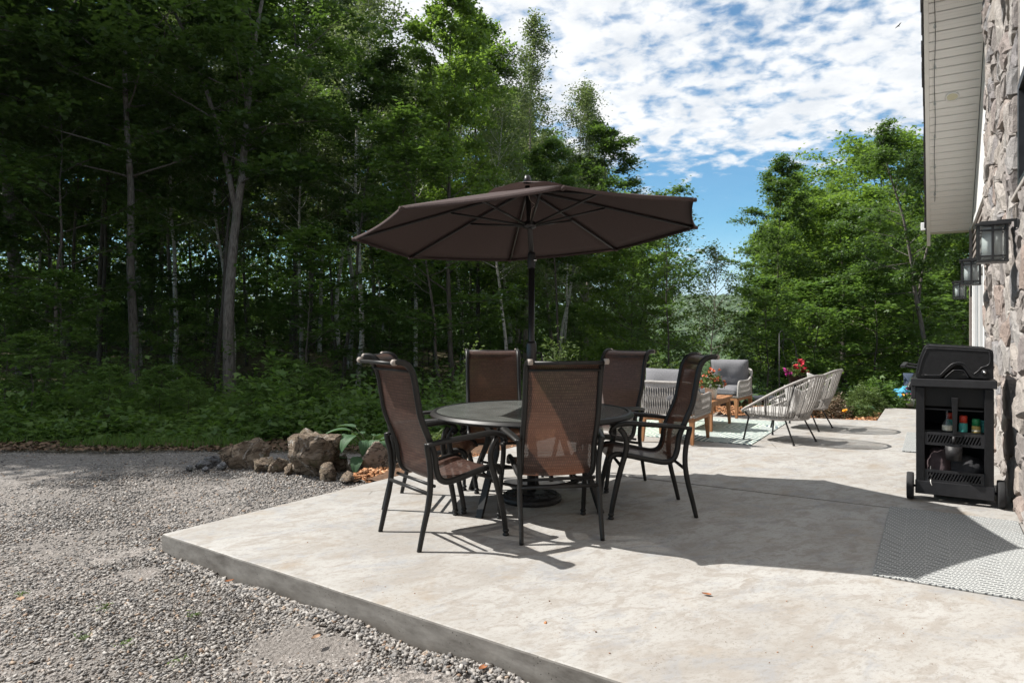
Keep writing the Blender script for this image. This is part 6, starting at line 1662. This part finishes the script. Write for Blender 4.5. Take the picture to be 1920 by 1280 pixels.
# ------------------------------------------------------------------ undergrowth, grass at the verge, leaf litter
rg = np.random.default_rng(31); pts = []
def gzn(x, y): return ground_z(x, y) + 0.16 * mnoise.noise((x * 0.5, y * 0.5, 3)) * sstep(8.6, 10.0, y)
for k in range(1500):
    y = 9.15 + 12.5 * rg.random() ** 1.9; x = rg.uniform(-0.95 * y, 0.22 * y if y > 12.5 else 0.0)
    if x > 0.2 and y < 12.2: continue
    q = mnoise.fractal((x * 0.45, y * 0.45, 8.0), 0.6, 2.0, 3)
    h = max(0.12, (0.20 + 0.095 * (y - 9.0)) * max(.5, 0.95 + 2.8 * q) * rg.uniform(.55, 1.25)); h = min(h, 1.1); r = rg.uniform(.22, .5); n = int(20 + 22 * r * 2)
    d = dome(rg, n, r, r, h, .3); d += np.array([x, y, gzn(x, y)]); pts.append(d)
V, F = leaf_cloud(rg, np.concatenate(pts), (.055, .145), TPL_MAPLE, .55)
tag(link_mesh('undergrowth', np_mesh('undergrowth', V, F, M['leaf_under'])), kind='stuff')
pts = []
for k in range(700):
    x = rg.uniform(-11, 14); y = 13.4 + 6 * rg.random() ** 1.5 if x > 1.5 else 99
    if y > 50 or (0.20 < x / y < 0.38 and y > 15) : continue
    d = dome(rg, 34, .4, .4, rg.uniform(.3, .85), .3) + np.array([x, y, ground_z(x, y)]); pts.append(d)
V, F = leaf_cloud(rg, np.concatenate(pts), (.06, .13), TPL_MAPLE, .5)
tag(link_mesh('brush', np_mesh('brush', V, F, M['leaf_under'])), kind='stuff')
# grass blades
gp = []
for k in range(9000):
    x = rg.uniform(-10.5, -1.6); y = 8.45 + abs(rg.normal(0, .45)) + 0.15 * mnoise.noise((x * .8, 0, 2))
    if mnoise.noise((x * .9, y * 1.5, 4)) < -.05: continue
    gp.append((x, y, gzn(x, y)))
gp = np.array(gp); N = len(gp); a = rg.uniform(0, 6.28, N); hh = rg.uniform(.05, .16, N); wv = np.stack([np.cos(a), np.sin(a), np.zeros(N)], 1) * .006
tip = gp + np.stack([rg.normal(0, .04, N), rg.normal(0, .04, N), hh], 1)
V = np.stack([gp - wv, gp + wv, tip], 1).reshape(-1, 3); F = np.arange(3 * N).reshape(-1, 3)
tag(link_mesh('grass', np_mesh('grass', V, F, M['leaf_under'])), kind='stuff')
lp = [(rg.uniform(-10.5, -1.4), 8.2 + 1.9 * rg.random() ** 1.3) for _ in range(7000)]
lp = np.array([(x, y, gzn(x, y) + .015) for x, y in lp])
V, F = leaf_cloud(rg, lp, (.04, .09), TPL_OVAL, .5)
tag(link_mesh('leaf_litter', np_mesh('leaf_litter', V, F, simple('litter', (0.13, 0.085, 0.055), 0.9, nscale=6, namt=0.6))), kind='stuff')

# ------------------------------------------------------------------ the deep wood behind, one mass
rg = np.random.default_rng(77); dp = []
for k in range(3600):
    y = 42 + 26 * rg.random(); x = rg.uniform(-1.0 * y, 0.21 * y); px = 960 + 1280 * x / y
    zt = 11.0 if px < 700 else (9 if px < 1100 else 5.0)
    c = np.array([x, y, ground_z(x, y) + zt * rg.random() ** 1.2]); dp.append(c + rg.normal(size=(26, 3)) * np.array([1.2, 1.2, .45]))
for k in range(420):
    y = 30 + 26 * rg.random(); x = rg.uniform(0.40 * y, 0.95 * y)
    c = np.array([x, y, ground_z(x, y) + 6.0 * rg.random()]); dp.append(c + rg.normal(size=(30, 3)) * np.array([1.2, 1.2, .5]))
V, F = leaf_cloud(rg, np.concatenate(dp), (.28, .5), TPL_MAPLE, .9)
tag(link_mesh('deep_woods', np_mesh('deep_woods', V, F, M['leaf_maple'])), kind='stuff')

# ------------------------------------------------------------------ far wooded hills: crowns too many to count
ico = bmesh.new(); bmesh.ops.create_icosphere(ico, subdivisions=1, radius=1.0)
iv = np.array([v.co for v in ico.verts], np.float32); it = np.array([[v.index for v in f.verts] for f in ico.faces], np.int32); ico.free()
cs = []; rr_ = []
while len(cs) < 9000:
    y = 170 + 1390 * rg.random() ** 1.2; x = rg.uniform(0.16 * y, 0.46 * y)
    r = rg.uniform(2.6, 4.6) * (1 + y / 1600)
    cs.append((x, y, ground_z(x, y) + 0.75 * r)); rr_.append(r)
cs = np.array(cs, np.float32); N = len(cs)
V = iv[None] * (1 + rg.uniform(-.25, .25, (N, len(iv), 3)).astype(np.float32)) * np.array(rr_, np.float32)[:, None, None] * np.array([1, 1, 1.25], np.float32) + cs[:, None]
F = it[None] + (np.arange(N, dtype=np.int32) * len(iv))[:, None, None]
tag(link_mesh('distant_forest', np_mesh('distant_forest', V.reshape(-1, 3), F.reshape(-1, 3), M['canopy_far'])), kind='stuff')

# ------------------------------------------------------------------ the air between here and the hills
hm = bpy.data.materials.new('haze'); hm.use_nodes = True; hm.node_tree.nodes.clear()
ho = hm.node_tree.nodes.new('ShaderNodeOutputMaterial'); hv = hm.node_tree.nodes.new('ShaderNodeVolumePrincipled')
hv.inputs['Color'].default_value = (0.86, 0.92, 1.0, 1); hv.inputs['Density'].default_value = 0.00007; hv.inputs['Anisotropy'].default_value = 0.2
hm.node_tree.links.new(hv.outputs[0], ho.inputs['Volume'])
tag(MB().box((0, 350, 28.5), (3800, 3800, 108)).build('haze', hm), kind='stuff')
